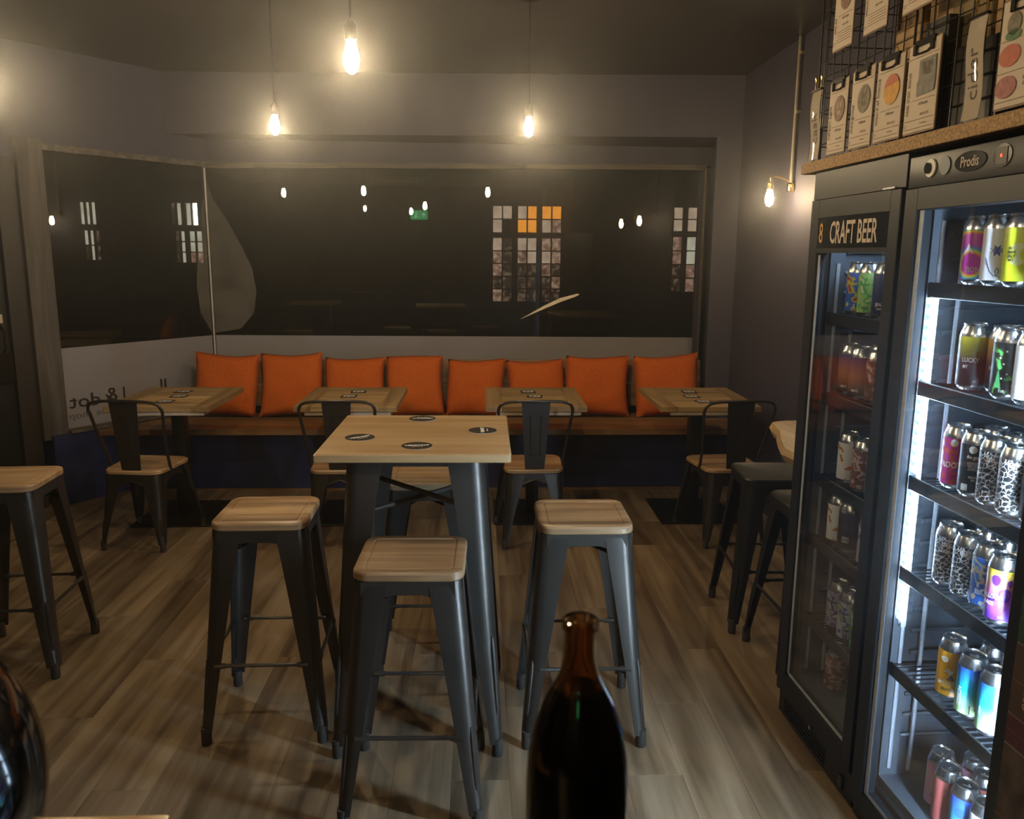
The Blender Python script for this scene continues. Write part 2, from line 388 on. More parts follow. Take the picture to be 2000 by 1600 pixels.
# pale translucent patch that fans out from the corner onto both panes
g = B(); pts = [(0.015, 2.1), (0.05, 1.96), (0.13, 1.83), (0.22, 1.66), (0.30, 1.48), (0.325, 1.30), (0.30, 1.15), (0.2, 1.03), (0.015, 1.0)]
extr(g, [(*BW(s, 0.0006), z) for s, z in pts], (BNn.x*0.0006, BNn.y*0.0006, 0))
ob('pale_patch', g, 'faint_patch', w1)
g = B(); pts = [(0.015, 2.0), (0.04, 1.85), (0.09, 1.6), (0.12, 1.35), (0.10, 1.15), (0.015, 1.0)]
extr(g, [(*LW(s, 0.0006), z) for s, z in pts], (LN.x*0.0006, LN.y*0.0006, 0))
ob('pale_patch', g, 'faint_patch', w2)
g = B(); pts = [(2.265, 1.10), (2.45, 1.205), (2.57, 1.262), (2.70, 1.295), (2.715, 1.288), (2.68, 1.27), (2.58, 1.235), (2.46, 1.185)]  # reflected streak of light, painted as a pale strip on the back pane
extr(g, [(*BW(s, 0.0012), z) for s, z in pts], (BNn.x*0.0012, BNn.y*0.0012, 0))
tag(ob('painted_glint', g, 'painted_glint', w1), 'long pale tapering scratch on the glass')  # not a scratch: reflected streak of light, painted as a pale strip
# lettering on the outside of the low film, read from inside it is mirrored
def film_text(body, size, s, z, mt, sx=1.0, bold=0.0):
    me = text_mesh(body, size, bold, 0.0006, sx)
    for v in me.vertices:
        x_, y_, d_ = v.co
        q_ = LW(s + x_, 0.0022 + d_)
        v.co = (q_[0], q_[1], z + y_ - 0.045*x_*0)
    o = ob('lettering', me, mt, film2, smooth=0); return o
film_text('dot', 0.12, 1.00, 0.635, 'letter', 1.25, 0.0012)
film_text('&', 0.13, 0.825, 0.65, 'letter', 1.1, 0.0012)
film_text('J', 0.10, 0.735, 0.655, 'letter', 1.1, 0.0012)
film_text('ll', 0.115, 0.44, 0.665, 'letter', 1.25, 0.0012)
film_text('bottle shop', 0.062, 0.93, 0.548, 'gletter', 1.3)

# ------------------------------------------------------------------ bench and cushions
bench = thing('bench', 'long built-in bench with wooden seat and dark blue front under the window', 'bench', (0, 5.4, 0))
def bpart(name, bm, mt): o = ob(name, bm, mt, bench); o.location = (0, -5.4, 0); return o
def lx(y, off=0.075):       # x of the left wall's low panel at this y
    s = (CN.y - y + LN.y*off)/-LD.y; return LW(s, off)[0]
g = B(); prism(g, [(lx(5.42)+0.005, 5.42), (1.755, 5.42), (1.755, 5.70), (lx(5.70)+0.005, 5.70)], 0.002, 0.405)
bpart('front_panel', g, 'blue')
ys = [5.275, 5.465, 5.655, 5.845]
for k in range(3):
    y0, y1 = ys[k]+0.001, ys[k+1]-0.002
    xs = [None, -0.9, 0.55, 1.755 if k < 2 else 1.597] if k != 1 else [None, -0.2, 1.755]
    for a, b_ in zip(xs, xs[1:]):
        xa0 = lx(y0)+0.006 if a is None else a+0.001; xa1 = lx(y1)+0.006 if a is None else a+0.001
        g = B(); prism(g, [(xa0, y0), (b_, y0), (b_, y1), (xa1, y1)], 0.412 + 0.001*(k % 2), 0.450 - 0.0015*(k == 1))
        bpart('seat_board', g, 'bench')
for k, (z0, z1) in enumerate(((0.505, 0.665), (0.672, 0.832))):
    xs = [-1.93, 0.2, 1.60] if k else [-1.93, -0.7, 1.60]
    for a, b_ in zip(xs, xs[1:]):
        g = B(); o_ = 0.02*(1-k)
        extr(g, [(a, 5.845-o_+0.02, z0), (b_-0.002, 5.845-o_+0.02, z0), (b_-0.002, 5.865-o_+0.02, z1), (a, 5.865-o_+0.02, z1)], (0, 0.024, 0))
        bpart('back_board', g, 'bench')
for xx in (-1.2, -0.1, 0.95, 1.5):
    g = B(); extr(g, [(xx-0.03, 5.873, 0.45), (xx+0.03, 5.873, 0.45), (xx+0.03, 5.911, 0.80), (xx-0.03, 5.911, 0.80)], (0, 0.03, 0)); bpart('back_post', g, 'bench')

def cushion_mesh(w, h, th, seed, ear=0.02):
    rnd = random.Random(seed); n = 18; bm = B()
    ph = [rnd.uniform(0, 6.28) for _ in range(8)]
    side = {}
    for s in (0, 1):
        for i in range(n+1):
            for j in range(n+1):
                u = -1+2*i/n; v = -1+2*j/n
                if s == 1 and (i in (0, n) or j in (0, n)): side[s, i, j] = side[0, i, j]; continue
                pin = 1 - 0.055*(1-abs(u)**2)*0 
                x_ = u*w/2*(1 - 0.05*(1-v*v)*abs(u)**3); z_ = v*h/2*(1 - 0.05*(1-u*u)*abs(v)**3)
                t_ = th/2*((1-u**4)*(1-v**4))**0.55
                e_ = (abs(u)*abs(v))**6
                t_ *= 1-0.3*e_
                wr_ = 0.006*math.sin(5*u+ph[0]+2*v)*math.sin(4*v+ph[1]) + 0.004*math.sin(9*v+ph[2]-3*u)*(0.4-v)
                edge = (1-u*u)*(1-v*v)
                y_ = (-1 if s == 0 else 1)*(t_ + wr_*min(1, edge*4))
                z_ += 0.008*math.sin(2.2*u+ph[3])*(v > 0)*abs(v)
                x_ += 0.006*math.sin(2.5*v+ph[4])*abs(u)
                side[s, i, j] = bm.verts.new((x_, y_, z_))
    for s in (0, 1):
        for i in range(n):
            for j in range(n):
                bm.faces.new((side[s, i, j], side[s, i+1, j], side[s, i+1, j+1], side[s, i, j+1]))
    return mesh(bm, 'cushion', 80)
ordn = ['leftmost', 'second', 'third', 'fourth', 'fifth', 'sixth', 'seventh', 'rightmost']
CU = [(-1.78, 0.445, 0.44, 2, 0), (-1.325, 0.435, 0.445, -2, 0), (-0.885, 0.425, 0.415, 1, 0.0), (-0.465, 0.40, 0.43, -1.5, 0.0),
      (-0.038, 0.41, 0.405, 1, 0), (0.388, 0.41, 0.40, -0.5, 0.0), (0.822, 0.455, 0.43, 1.5, 0), (1.322, 0.465, 0.44, -2.5, 0.0)]
where = ['beside the left window', 'tilted at its right corner', 'behind the second cafe table', 'tall and smooth', 'with a crease low on its face',
         'behind the third cafe table', 'upright next to bare backrest', 'in the right corner behind the last table']
for k, (cx, w_, h_, tl, dy) in enumerate(CU):
    o = ob('cushion', cushion_mesh(w_, h_, 0.15, 30+k), 'fabric')
    o.rotation_euler = (math.radians(-17), math.radians(tl), 0)
    o.location = (cx, 5.725+dy, 0.455 + h_/2*0.98 + 0.005)
    tag(o, 'orange cushion on the bench, %s, %s' % (ordn[k] if k in (0, 7) else ordn[k] + ' from left', where[k]), 'cushion', 'orange cushions along the bench')

# ------------------------------------------------------------------ sheet-metal stools, chairs, high tables
def leg_mesh(zt, zb, ct, cb, wt, wb, rc=0.03, t=0.004, rib=True):
    """corner leg: ct/cb = distance of the outer corner from the axis along x and y at top and bottom, flanges of width wt..wb"""
    bm = B(); lps = []
    for k in range(7):
        f = k/6; z = zt + (zb-zt)*f
        c_x = ct[0] + (cb[0]-ct[0])*f; c_y = ct[1] + (cb[1]-ct[1])*f
        w = wt + (wb-wt)*f**0.9; r_ = min(rc, w*0.7)
        out = [(w, 0)] + [(r_ - r_*math.sin(a), r_ - r_*math.cos(a)) for a in [PI/2*q/4 for q in range(5)]] + [(0, w)]
        ri = r_-t
        inn = [(t, w)] + [(r_ - ri*math.cos(a), r_ - ri*math.sin(a)) for a in [PI/2*q/4 for q in range(5)]] + [(w, t)]
        lps.append([(c_x - x_, c_y - y_, z) for x_, y_ in out+inn])
    loops(bm, lps)
    if rib:
        pts = []
        for f in (0.62, 0.66, 0.74, 0.82, 0.88, 0.91):
            z = zt+(zb-zt)*f; off = 0.0118
            pts.append((ct[0]+(cb[0]-ct[0])*f-off, ct[1]+(cb[1]-ct[1])*f-off, z))
        tube(bm, pts, [0.003, 0.0075, 0.008, 0.008, 0.0075, 0.003], 8)
    return mesh(bm, 'leg', 40)
def foot_mesh(cb, zb, wb):
    bm = B(); c_ = 0.016
    lathe(bm, [(0.0145, 0.0), (0.017, 0.004), (0.0165, zb+0.016)], 14, cb[0]-c_, cb[1]-c_, 0)
    return mesh(bm, 'foot', 40)
def apron_side(bm, half, y, z1, drop, legw, arch, t=0.003, axis='x'):
    n = 14; top = [(-half, z1), (half, z1)]
    low = []
    for k in range(n+1):
        x_ = half - 2*half*k/n
        a = min(1, max(0, (abs(x_) - (half-legw*1.55))/(legw*1.55)))
        low.append((x_, z1 - drop - arch*a**1.6))
    poly = [(-half, z1)] + [(half, z1)] + low
    poly = [(-half, z1), (half, z1)] + low
    if axis == 'x': extr(bm, [(x_, y, z_) for x_, z_ in poly], (0, -t if y > 0 else t, 0))
    else: extr(bm, [(y, x_, z_) for x_, z_ in poly], (-t if y > 0 else t, 0, 0))
def seat_wood(h, z0, z1, rc=0.045, hy=None):
    bm = B(); hy = hy or h; e = 0.007; zt = z1
    L = [rrect(h-0.004, hy-0.004, rc-0.004), rrect(h, hy, rc), rrect(h, hy, rc), rrect(h-0.003, hy-0.003, rc-0.003), rrect(h-e, hy-e, rc-e),
         rrect(h-0.028, hy-0.028, 0.018), rrect(h-0.030, hy-0.030, 0.017), rrect(h-0.034, hy-0.034, 0.015), rrect(h-0.036, hy-0.036, 0.014)]
    Z = [z0, z0+0.004, zt-e, zt-0.002, zt, zt, zt-0.003, zt-0.003, zt-0.0008]
    loops(bm, [[(x_, y_, z_) for x_, y_ in l] for l, z_ in zip(L, Z)])
    return mesh(bm, 'seat', 30)
def brace_bar(bm, a, b_, r_=0.0075):
    a = Vector(a); b_ = Vector(b_); d = (b_-a)
    tube(bm, [a, a+d*0.10, a+d*0.13, a+d*0.87, a+d*0.90, b_], [r_*1.25, r_*1.25, r_*0.85, r_*0.85, r_*1.25, r_*1.25], 8)
def make_stool(label, height=0.74, wooden=True, mt='steel'):
    root = thing('bar_stool', label, 'stool')
    hs = 0.152; zt = height-0.028 if wooden else height-0.012
    if wooden: ob('seat', seat_wood(hs, zt+0.001, height), 'seat', root)
    else:
        bm = B(); L = [rrect(hs, hs, 0.05), rrect(hs+0.002, hs+0.002, 0.05), rrect(hs-0.004, hs-0.004, 0.046), rrect(hs-0.02, hs-0.02, 0.03), rrect(0.02, 0.02, 0.012)]
        Z = [zt-0.02, zt+0.006, zt+0.012, zt+0.008, zt+0.003]
        loops(bm, [[(a, b_, z_) for a, b_ in l] for l, z_ in zip(L, Z)], False, True)
        ob('seat', bm, mt, root)
    ct = (hs-0.006, hs-0.006); cb = (0.203, 0.203); zb = 0.045
    lm = leg_mesh(zt, zb, ct, cb, 0.092, 0.038, 0.036); fm = foot_mesh(cb, zb, 0.036)
    for k in range(4):
        l = ob('leg', lm, mt, root, rot=(0, 0, k*PI/2)); ob('rubber_foot', fm, 'rubber', l)
    bm = B(); hh = hs-0.005
    for y in (-hh, hh): apron_side(bm, hh-0.02, y, zt, 0.038, 0.060, 0.035)
    for y in (-hh, hh): apron_side(bm, hh-0.02, y, zt, 0.038, 0.060, 0.035, axis='y')
    ob('seat_frame', bm, mt, root)
    fz = 0.27; f = (zt-fz)/(zt-zb); c_ = ct[0]+(cb[0]-ct[0])*f
    for k in range(4):
        bm = B(); brace_bar(bm, (-c_+0.035, -c_+0.006, fz), (c_-0.035, -c_+0.006, fz)); ob('foot_rest', bm, mt, root, rot=(0, 0, k*PI/2))
    zz = zt-0.075; c2 = ct[0]+0.0
    for k in range(2):
        bm = B(); tube(bm, [(-c2+0.02, -c2+0.02, zz-0.012), (0, 0, zz+0.022-0.018*k), (c2-0.02, c2-0.02, zz-0.012)], 0.0065, 8)
        ob('cross_brace', bm, 'bmetal', root, rot=(0, 0, k*PI/2))
    return root
stool = make_stool('grey metal bar stool with wooden seat, nearest the camera before the high table')
stool.location = (-0.195, 2.235, 0); stool.rotation_euler = (0, 0, math.radians(-1))
G = 'wooden seat bar stools'
stool['group'] = G
for lab, x, y, a in (('grey metal bar stool with wooden seat to the left of the middle high table', -0.712, 2.655, 1.0),
                     ('grey metal bar stool with pale wooden seat to the right of the middle high table', 0.335, 2.605, 0.0),
                     ('grey metal bar stool seen between the legs behind the middle high table', -0.205, 3.10, 1.0),
                     ('grey metal bar stool with wooden seat at the left edge of the photo', -1.80, 3.085, 3.5)):
    c = copy_tree(stool); c.location = (x, y, 0); c.rotation_euler = (0, 0, math.radians(a)); tag(c, lab)
bs = make_stool('low black metal stool nearer the bend of the fridge under the wall ledge', 0.665, False, 'black')
bs['group'] = 'black metal stools'
bs.location = (1.30, 2.97, 0); bs.rotation_euler = (0, 0, math.radians(2))
tag(bs, 'black all-metal stool half hidden by the tall black fridge')
c = copy_tree(bs); c.location = (1.265, 3.40, 0); c.rotation_euler = (0, 0, math.radians(-3)); tag(c, 'black all-metal stool in front of the last cafe chair on the right')

def make_high_table(label):
    root = thing('high_table', label, 'table')
    hx, hy, z1 = 0.292, 0.30, 1.0; th = 0.026
    bm = B(); L = [rrect(hx-0.002, hy-0.002, 0.006, 2), rrect(hx, hy, 0.008, 2), rrect(hx, hy, 0.008, 2), rrect(hx-0.004, hy-0.004, 0.006, 2)]
    Z = [z1-th, z1-th+0.002, z1-0.004, z1]
    loops(bm, [[(a, b_, z_) for a, b_ in l] for l, z_ in zip(L, Z)]); ob('tabletop', bm, 'table', root)
    zt = z1-th-0.001; ct = (0.212, 0.225); cb = (0.272, 0.288); zb = 0.045
    def leg(sx, sy):
        me = leg_mesh(zt, zb, ct, cb, 0.115, 0.040, 0.045)
        for v in me.vertices: v.co.x *= sx; v.co.y *= sy
        if sx*sy < 0: me.flip_normals()
        l = ob('leg', me, 'steel', root)
        bm = B(); lathe(bm, [(0.0155, 0.0), (0.018, 0.004), (0.0175, zb+0.016)], 14, sx*(cb[0]-0.017), sy*(cb[1]-0.017), 0); ob('rubber_foot', bm, 'rubber', l)
    for sx in (1, -1):
        for sy in (1, -1): leg(sx, sy)
    bm = B()
    for y in (-ct[1]+0.002, ct[1]-0.002): apron_side(bm, ct[0]-0.03, y, zt, 0.03, 0.02, 0.004)
    for y in (-ct[0]+0.002, ct[0]-0.002): apron_side(bm, ct[1]-0.03, y, zt, 0.03, 0.02, 0.004, axis='y')
    ob('apron', bm, 'steel', root)
    for s in (1, -1):
        bm = B(); zz = zt-0.182; kx, ky = ct[0]-0.006, ct[1]-0.006
        tube(bm, [(-kx, -s*ky, zz-0.008*s), (0, 0, zz-0.008*s), (kx, s*ky, zz-0.008*s)], 0.0085, 10)
        ob('cross_brace', bm, 'steel', root)
    fz = 0.22; f = (zt-fz)/(zt-zb); cx = ct[0]+(cb[0]-ct[0])*f; cy = ct[1]+(cb[1]-ct[1])*f
    return root
ht = make_high_table('square wooden high table on grey metal legs in the middle of the room')
ht.location = (-0.20, 2.655, 0); ht.rotation_euler = (0, 0, math.radians(-0.5)); ht['group'] = 'high tables'
c = copy_tree(ht); c.location = (-1.72, 2.10, 0); tag(c, 'wooden high table cut off by the left edge of the photo')
# round coasters on the middle high table
cm = B(); lathe(cm, [(0.047, 0), (0.0475, 0.0003), (0.0475, 0.0016), (0.047, 0.002)], 32); cm = mesh(cm, 'coaster', 30); cm.materials.append(MT['coaster'])
rimb = B(); lathe(rimb, [(0.0478, -0.0), (0.0478, 0.0007), (0.046, 0.0007), (0.046, 0.0)], 32, cap0=False, cap1=False); rimm = mesh(rimb, 'rim', 30); rimm.materials.append(MT['white'])
for k, (x, y, a, w_) in enumerate(((-0.388, 2.58, 40, 'the left side'), (-0.197, 2.462, 6, 'the near edge'), (0.005, 2.685, 92, 'the right side'), (-0.21, 2.885, 182, 'the far edge'))):
    root = thing('round_coaster', 'round dark coaster with white lettering at %s of the middle high table' % w_, 'coaster', (x, y, 1.0005), math.radians(a), 'round coasters on the high table')
    ob('disc', cm, None, root); ob('rim', rimm, None, root)
    ob('lettering', text_mesh('VERDANT', 0.0165, 0.0006, 0.0003), 'white', root, (0, 0.0, 0.0022), smooth=0)
    ob('lettering', text_mesh('BREWING CO', 0.0058, 0.0, 0.0003), 'white', root, (0, -0.016, 0.0022), smooth=0)

# ------------------------------------------------------------------ cafe tables
def make_cafe_table(label):
    root = thing('cafe_table', label, 'table')
    hx, hy, z1, th = 0.29, 0.345, 0.735, 0.032
    ew = 0.095; n = 4; pw = 2*hy/n
    for k in range(n):
        bm = B(); box2(bm, -hx+ew+0.001, hx-ew-0.001, -hy+k*pw+0.0022, -hy+(k+1)*pw-0.0022, z1-th+random.uniform(0, .002), z1-random.uniform(0.0, 0.002), 0.002); ob('plank', bm, 'cafe', root)
    for s in (-1, 1):
        bm = B(); box2(bm, s*hx, s*(hx-ew), -hy, hy, z1-th, z1, 0.002); ob('end_plank', bm, 'cafey', root)
    bm = B(); box2(bm, -hx+0.06, hx-0.035, -hy+0.014, hy-0.03, z1-th-0.022, z1-th-0.0005, 0.002); ob('under_board', bm, 'under', root)
    bm = B(); box2(bm, -0.2, 0.2, -0.03, 0.03, z1-th-0.045, z1-th-0.023, 0.002); box2(bm, -0.03, 0.03, -0.2, 0.2, z1-th-0.045, z1-th-0.0231, 0.002); ob('top_bracket', bm, 'black', root)
    bm = B(); box2(bm, -0.038, 0.038, -0.038, 0.038, 0.012, z1-th-0.045, 0.005, 2); ob('column', bm, 'black', root)
    bm = B(); box2(bm, -0.235, 0.235, -0.25, 0.25, 0.0005, 0.012, 0.003); ob('base_plate', bm, 'black', root)
    return root
CT = [(-1.81, 'cafe table with planked top by the left window and lettered film'), (-0.765, 'cafe table with planked top, second from left, behind the high table'),
      (0.315, 'cafe table with planked top, third from left, behind the pale stool'), (1.315, 'cafe table with planked top in the right corner by the dark wall')]
sqm = B(); box2(sqm, -0.046, 0.046, -0.046, 0.046, 0, 0.0018, 0.0006); sqm = mesh(sqm, 'card', 0); sqm.materials.append(MT['coaster'])
def emblem():
    bm = B()
    box2(bm, -0.034, 0.034, 0.018, 0.026, 0, 0.0004); box2(bm, -0.03, 0.03, -0.026, -0.02, 0, 0.0004)
    extr(bm, [(-0.034, -0.012, 0), (-0.012, 0.0, 0), (-0.034, 0.012, 0)], (0, 0, 0.0004)); extr(bm, [(0.034, -0.012, 0), (0.034, 0.012, 0), (0.012, 0.0, 0)], (0, 0, 0.0004))
    lathe(bm, [(0.009, 0), (0.009, 0.0004)], 10)
    return mesh(bm, 'emblem', 0)
emm = emblem(); emm.materials.append(MT['white'])
tn = ['left-hand cafe table', 'second cafe table from left', 'third cafe table from left', 'right-hand cafe table']
for k, (x, lab) in enumerate(CT):
    if k == 0: ct0 = c = make_cafe_table(lab); c['group'] = 'cafe tables along the bench'
    else: c = copy_tree(ct0); tag(c, lab)
    c.location = (x, 4.90, 0)
    for j, (yy, nm) in enumerate(((4.715, 'nearest'), (4.89, 'middle'), (5.06, 'farthest'))):
        cr = thing('square_coaster', '%s of three square dark coasters in a row on the %s' % (nm, tn[k]), 'coaster', (x - 0.01 + 0.02*math.sin(k*3+j*2), yy, 0.7355), math.radians(random.uniform(-9, 9)), 'square coasters on the cafe tables')
        ob('card', sqm, None, cr); ob('emblem', emm, None, cr, (0, 0, 0.0019))

# ------------------------------------------------------------------ cafe chairs
def make_chair(label):
    root = thing('cafe_chair', label, 'chair')
    zs = 0.437; hs = 0.175
    bm = B()
    L = []
    def outline(e):
        pts = []
        for x_, y_ in rrect(hs-e, hs-e, 0.06-e*0.5, 5):
            pts.append((x_*(1.0 if y_ > 0 else 0.88 + 0.12*(y_+hs)/hs), y_))
        return pts
    Z = [zs-0.024, zs-0.02, zs-0.006, zs]
    loops(bm, [[(a, b_, z_) for a, b_ in outline(e)] for e, z_ in zip((0.006, 0, 0, 0.006), Z)]); ob('seat', bm, 'seat', root)
    zt = zs-0.025; zb = 0.04
    for sx in (-1, 1):
        for sy, nm in ((-1, 'rear'), (1, 'front')):
            ct = (0.15 if sy < 0 else 0.168, 0.168); cb = (0.178 if sy < 0 else 0.205, 0.215 if sy < 0 else 0.24)
            me = leg_mesh(zt, zb, ct, cb, 0.10 if sy < 0 else 0.085, 0.03, 0.035)
            for v in me.vertices: v.co.x *= sx; v.co.y *= sy
            if sx*sy < 0: me.flip_normals()
            l = ob('leg', me, 'dsteel', root)
            bm = B(); lathe(bm, [(0.0125, 0), (0.0145, 0.004), (0.0145, zb+0.012)], 12, sx*(cb[0]-0.014), sy*(cb[1]-0.014), 0); ob('rubber_foot', bm, 'rubber', l)
    bm = B()
    apron_side(bm, 0.128, -0.165, zt, 0.028, 0.10, 0.07); apron_side(bm, 0.145, 0.165, zt, 0.03, 0.085, 0.06)
    for s in (-1, 1): apron_side(bm, 0.14, s*0.158, zt, 0.03, 0.085, 0.06, axis='y')
    ob('seat_frame', bm, 'dsteel', root)
    # edge roll around the rear arch
    bm = B(); pts = []
    for k in range(15):
        x_ = -0.128 + 0.256*k/14; a = min(1, max(0, (abs(x_)-(0.128-0.155))/0.155)); pts.append((x_, -0.166, zt-0.028-0.07*a**1.6))
    tube(bm, pts, 0.004, 6); ob('arch_edge', bm, 'dsteel', root)
    # hoop
    zb0 = zt-0.03; ztop = 0.818
    prof = [(0.165, -0.05, zt-0.01), (0.168, -0.085, 0.50), (0.182, -0.13, 0.62), (0.197, -0.165, 0.735), (0.199, -0.178, 0.768), (0.185, -0.187, 0.797), (0.15, -0.192, 0.811), (0.09, -0.199, 0.817)]
    pts = [(-x_, y_, z_) for x_, y_, z_ in prof] + [(0, -0.203, 0.819)] + [(x_, y_, z_) for x_, y_, z_ in prof[::-1]]
    sm = []
    P_ = [Vector(q_) for q_ in pts]
    for i in range(len(P_)-1):
        p0, p1, p2, p3 = P_[max(i-1, 0)], P_[i], P_[i+1], P_[min(i+2, len(P_)-1)]
        for s in range(3):
            t = s/3; sm.append(0.5*((2*p1)+(p2-p0)*t+(2*p0-5*p1+4*p2-p3)*t*t+(3*p1-p0-3*p2+p3)*t**3))
    sm.append(P_[-1])
    bm = B(); tube(bm, sm, 0.0085, 8); ob('back_hoop', bm, 'dsteel', root)
    bm = B(); z0_, z1_ = zs-0.002, 0.812
    a0, a1 = (0.052, -0.160), (0.077, -0.196)
    extr(bm, [(-a0[0], a0[1], z0_), (a0[0], a0[1], z0_), (a1[0], a1[1], z1_), (-a1[0], a1[1], z1_)], (0, 0.003, 0))
    sp = ob('back_splat', bm, 'dsteel', root)
    bm = B()
    def P2(x_, f): return (x_*(0.42+0.0*f)*(a0[0]+(a1[0]-a0[0])*f)*2, a0[1]+(a1[1]-a0[1])*f-0.0015, z0_+(z1_-z0_)*f)
    rr = [P2(-0.5, .22), P2(0.5, .22), P2(0.5, .80), P2(-0.5, .80), P2(-0.5, .22)]
    tube(bm, rr, 0.0026, 6); ob('embossed_panel', bm, 'dsteel', sp)
    bm = B(); box(bm, 0, -0.163, zs-0.008, 0.098, 0.008, 0.018, 0.002); ob('splat_bracket', bm, 'dsteel', root)
    return root
CH = [(-1.845, 4.46, -6, 'cafe chair with wooden seat at the left-hand table by the lettered window film'), (-0.765, 4.46, 1, 'cafe chair half hidden behind the left legs of the high table'),
      (0.285, 4.46, 2, 'cafe chair with wooden seat directly behind the pale stool on the right'), (1.375, 4.46, 6, 'dark cafe chair with wooden seat at the right-hand table in the corner')]
for k, (x, y, a, lab) in enumerate(CH):
    if k == 0: ch0 = c = make_chair(lab); c['group'] = 'metal cafe chairs'
    else: c = copy_tree(ch0); tag(c, lab)
    c.location = (x, y, 0); c.rotation_euler = (0, 0, math.radians(a))

# ------------------------------------------------------------------ pendant lamps and wall lamps
BP = [(0.0125, 0.052), (0.0128, 0.046), (0.0135, 0.038), (0.0165, 0.028), (0.0205, 0.014), (0.0230, -0.002), (0.0226, -0.014), (0.0190, -0.028), (0.012, -0.039), (0.004, -0.044)]
def bulb_mesh():
    bm = B(); lathe(bm, BP, 20); return mesh(bm, 'bulb', 60)
bmesh_ = bulb_mesh()
def pendant(label, x, y, z):
    root = thing('pendant_lamp', label, 'lamp', (x, y, CEIL), 0, 'hanging filament bulbs')
    dz = z-CEIL
    obm('bulb', bmesh_, MT['bulb'], root, (0, 0, dz))
    bm = B(); lathe(bm, [(0.0165, dz+0.046), (0.0185, dz+0.05), (0.0185, dz+0.085), (0.013, dz+0.097), (0.006, dz+0.104)], 16); ob('lamp_holder', bm, 'black', root)
    bm = B(); tube(bm, [(0, 0, dz+0.10), (0, 0, -0.018)], 0.003, 6); ob('cord', bm, 'black', root)
    bm = B(); lathe(bm, [(0.008, -0.03), (0.045, -0.022), (0.05, -0.001)], 20); ob('ceiling_rose', bm, 'black', root)
    return root
pendant('lit filament bulb hanging nearest, above the middle high table', -0.37, 2.5, 2.13)
pendant('lit filament bulb hanging farther off on the left, before the window', -0.975, 4.1, 2.175)
pendant('lit filament bulb hanging farther off on the right, before the window', 0.228, 4.1, 2.18)
pendant('lit filament bulb hanging just outside the left edge of the photo', -1.85, 3.3, 2.2)
pendant('lit filament bulb hanging above the bar counter, nearer the window', -0.54, 0.84, 2.15)
pendant('lit filament bulb hanging behind the bar counter, over the rear floor', -1.3, -1.5, 2.3)
def wall_lamp(label, y, bulbx=1.61, top=0.766):
    root = thing('wall_lamp', label, 'lamp', (RX, y, 2.0), 0, 'conduit wall lamps')
    z = 1.93 - 2.0
    bx = bulbx-RX
    obm('bulb', bmesh_, MT['wbulb' if top > 0.5 else 'wbulb2'], root, (bx, -0.06, z-0.03))
    bm = B(); lathe(bm, [(0.0165, z+0.016), (0.0185, z+0.02), (0.0185, z+0.05), (0.010, z+0.06)], 14, bx, -0.06); ob('lamp_holder', bm, 'gold', root)
    bm = B(); tube(bm, [(bx, -0.06, z+0.055), (bx, -0.06, z+0.078), (bx+0.012, -0.052, z+0.088), (bx+0.05, -0.03, z+0.09), (-0.045, 0, z+0.075), (-0.03, 0.0, z+0.065), (-0.02, 0, z+0.05)], 0.006, 8); ob('bent_arm', bm, 'gold', root)
    bm = B(); tube(bm, [(-0.022, 0, z+0.03), (-0.022, 0, z+0.12), (-0.022, 0.0, top)], 0.0105, 10); ob('conduit', bm, 'conduit', root)
    for zz in ((0.37, 0.68) if top > 0.5 else ()):
        bm = B(); lathe(bm, [(0.016, zz-0.008), (0.016, zz+0.008)], 12, -0.016, 0); box2(bm, -0.016, -0.001, -0.025, 0.025, zz-0.006, zz+0.006); ob('pipe_clip', bm, 'conduit', root)
    bm = B(); lathe(bm, [(0.015, z+0.01), (0.022, z+0.02), (0.022, z+0.05), (0.014, z+0.06)], 12, -0.022, 0); ob('elbow_joint', bm, 'gold', root)
    return root
wall_lamp('brass wall lamp with lit bulb on a conduit beside the fridges', 4.72)
wall_lamp('brass wall lamp hidden behind the farther fridge, reflected in the window', 4.02, 1.61, 0.03)

# ------------------------------------------------------------------ wall ledge for the black stools
root = thing('wall_ledge', 'thick live-edge wooden ledge on the right wall beside the fridge', 'shelf', (RX, 2.95, 0.93))
bm = B()
pts = [(-0.005, -0.30), (-0.70, -0.30), (-0.715, -0.22), (-0.69, -0.12), (-0.66, -0.02), (-0.625, 0.08), (-0.615, 0.17), (-0.60, 0.235), (-0.56, 0.25), (-0.005, 0.25)]
L = [[(a, b_) for a, b_ in pts], [(a*1.02 if a < -.1 else a, b_) for a, b_ in pts], [(a, b_) for a, b_ in pts], [(a+0.02 if a < -.1 else a, b_-0.004) for a, b_ in pts]]
loops(bm, [[(a, b_, z_) for a, b_ in l] for l, z_ in zip(L, (-0.05, -0.025, -0.004, 0))]); ob('board', bm, 'cafey', root)
for y in (0.1, -0.15):
    bm = B(); tube(bm, [(-0.005, y, -0.35), (-0.4, y, -0.058), (-0.005, y, -0.058)], 0.009, 8); ob('bracket', bm, 'black', root)

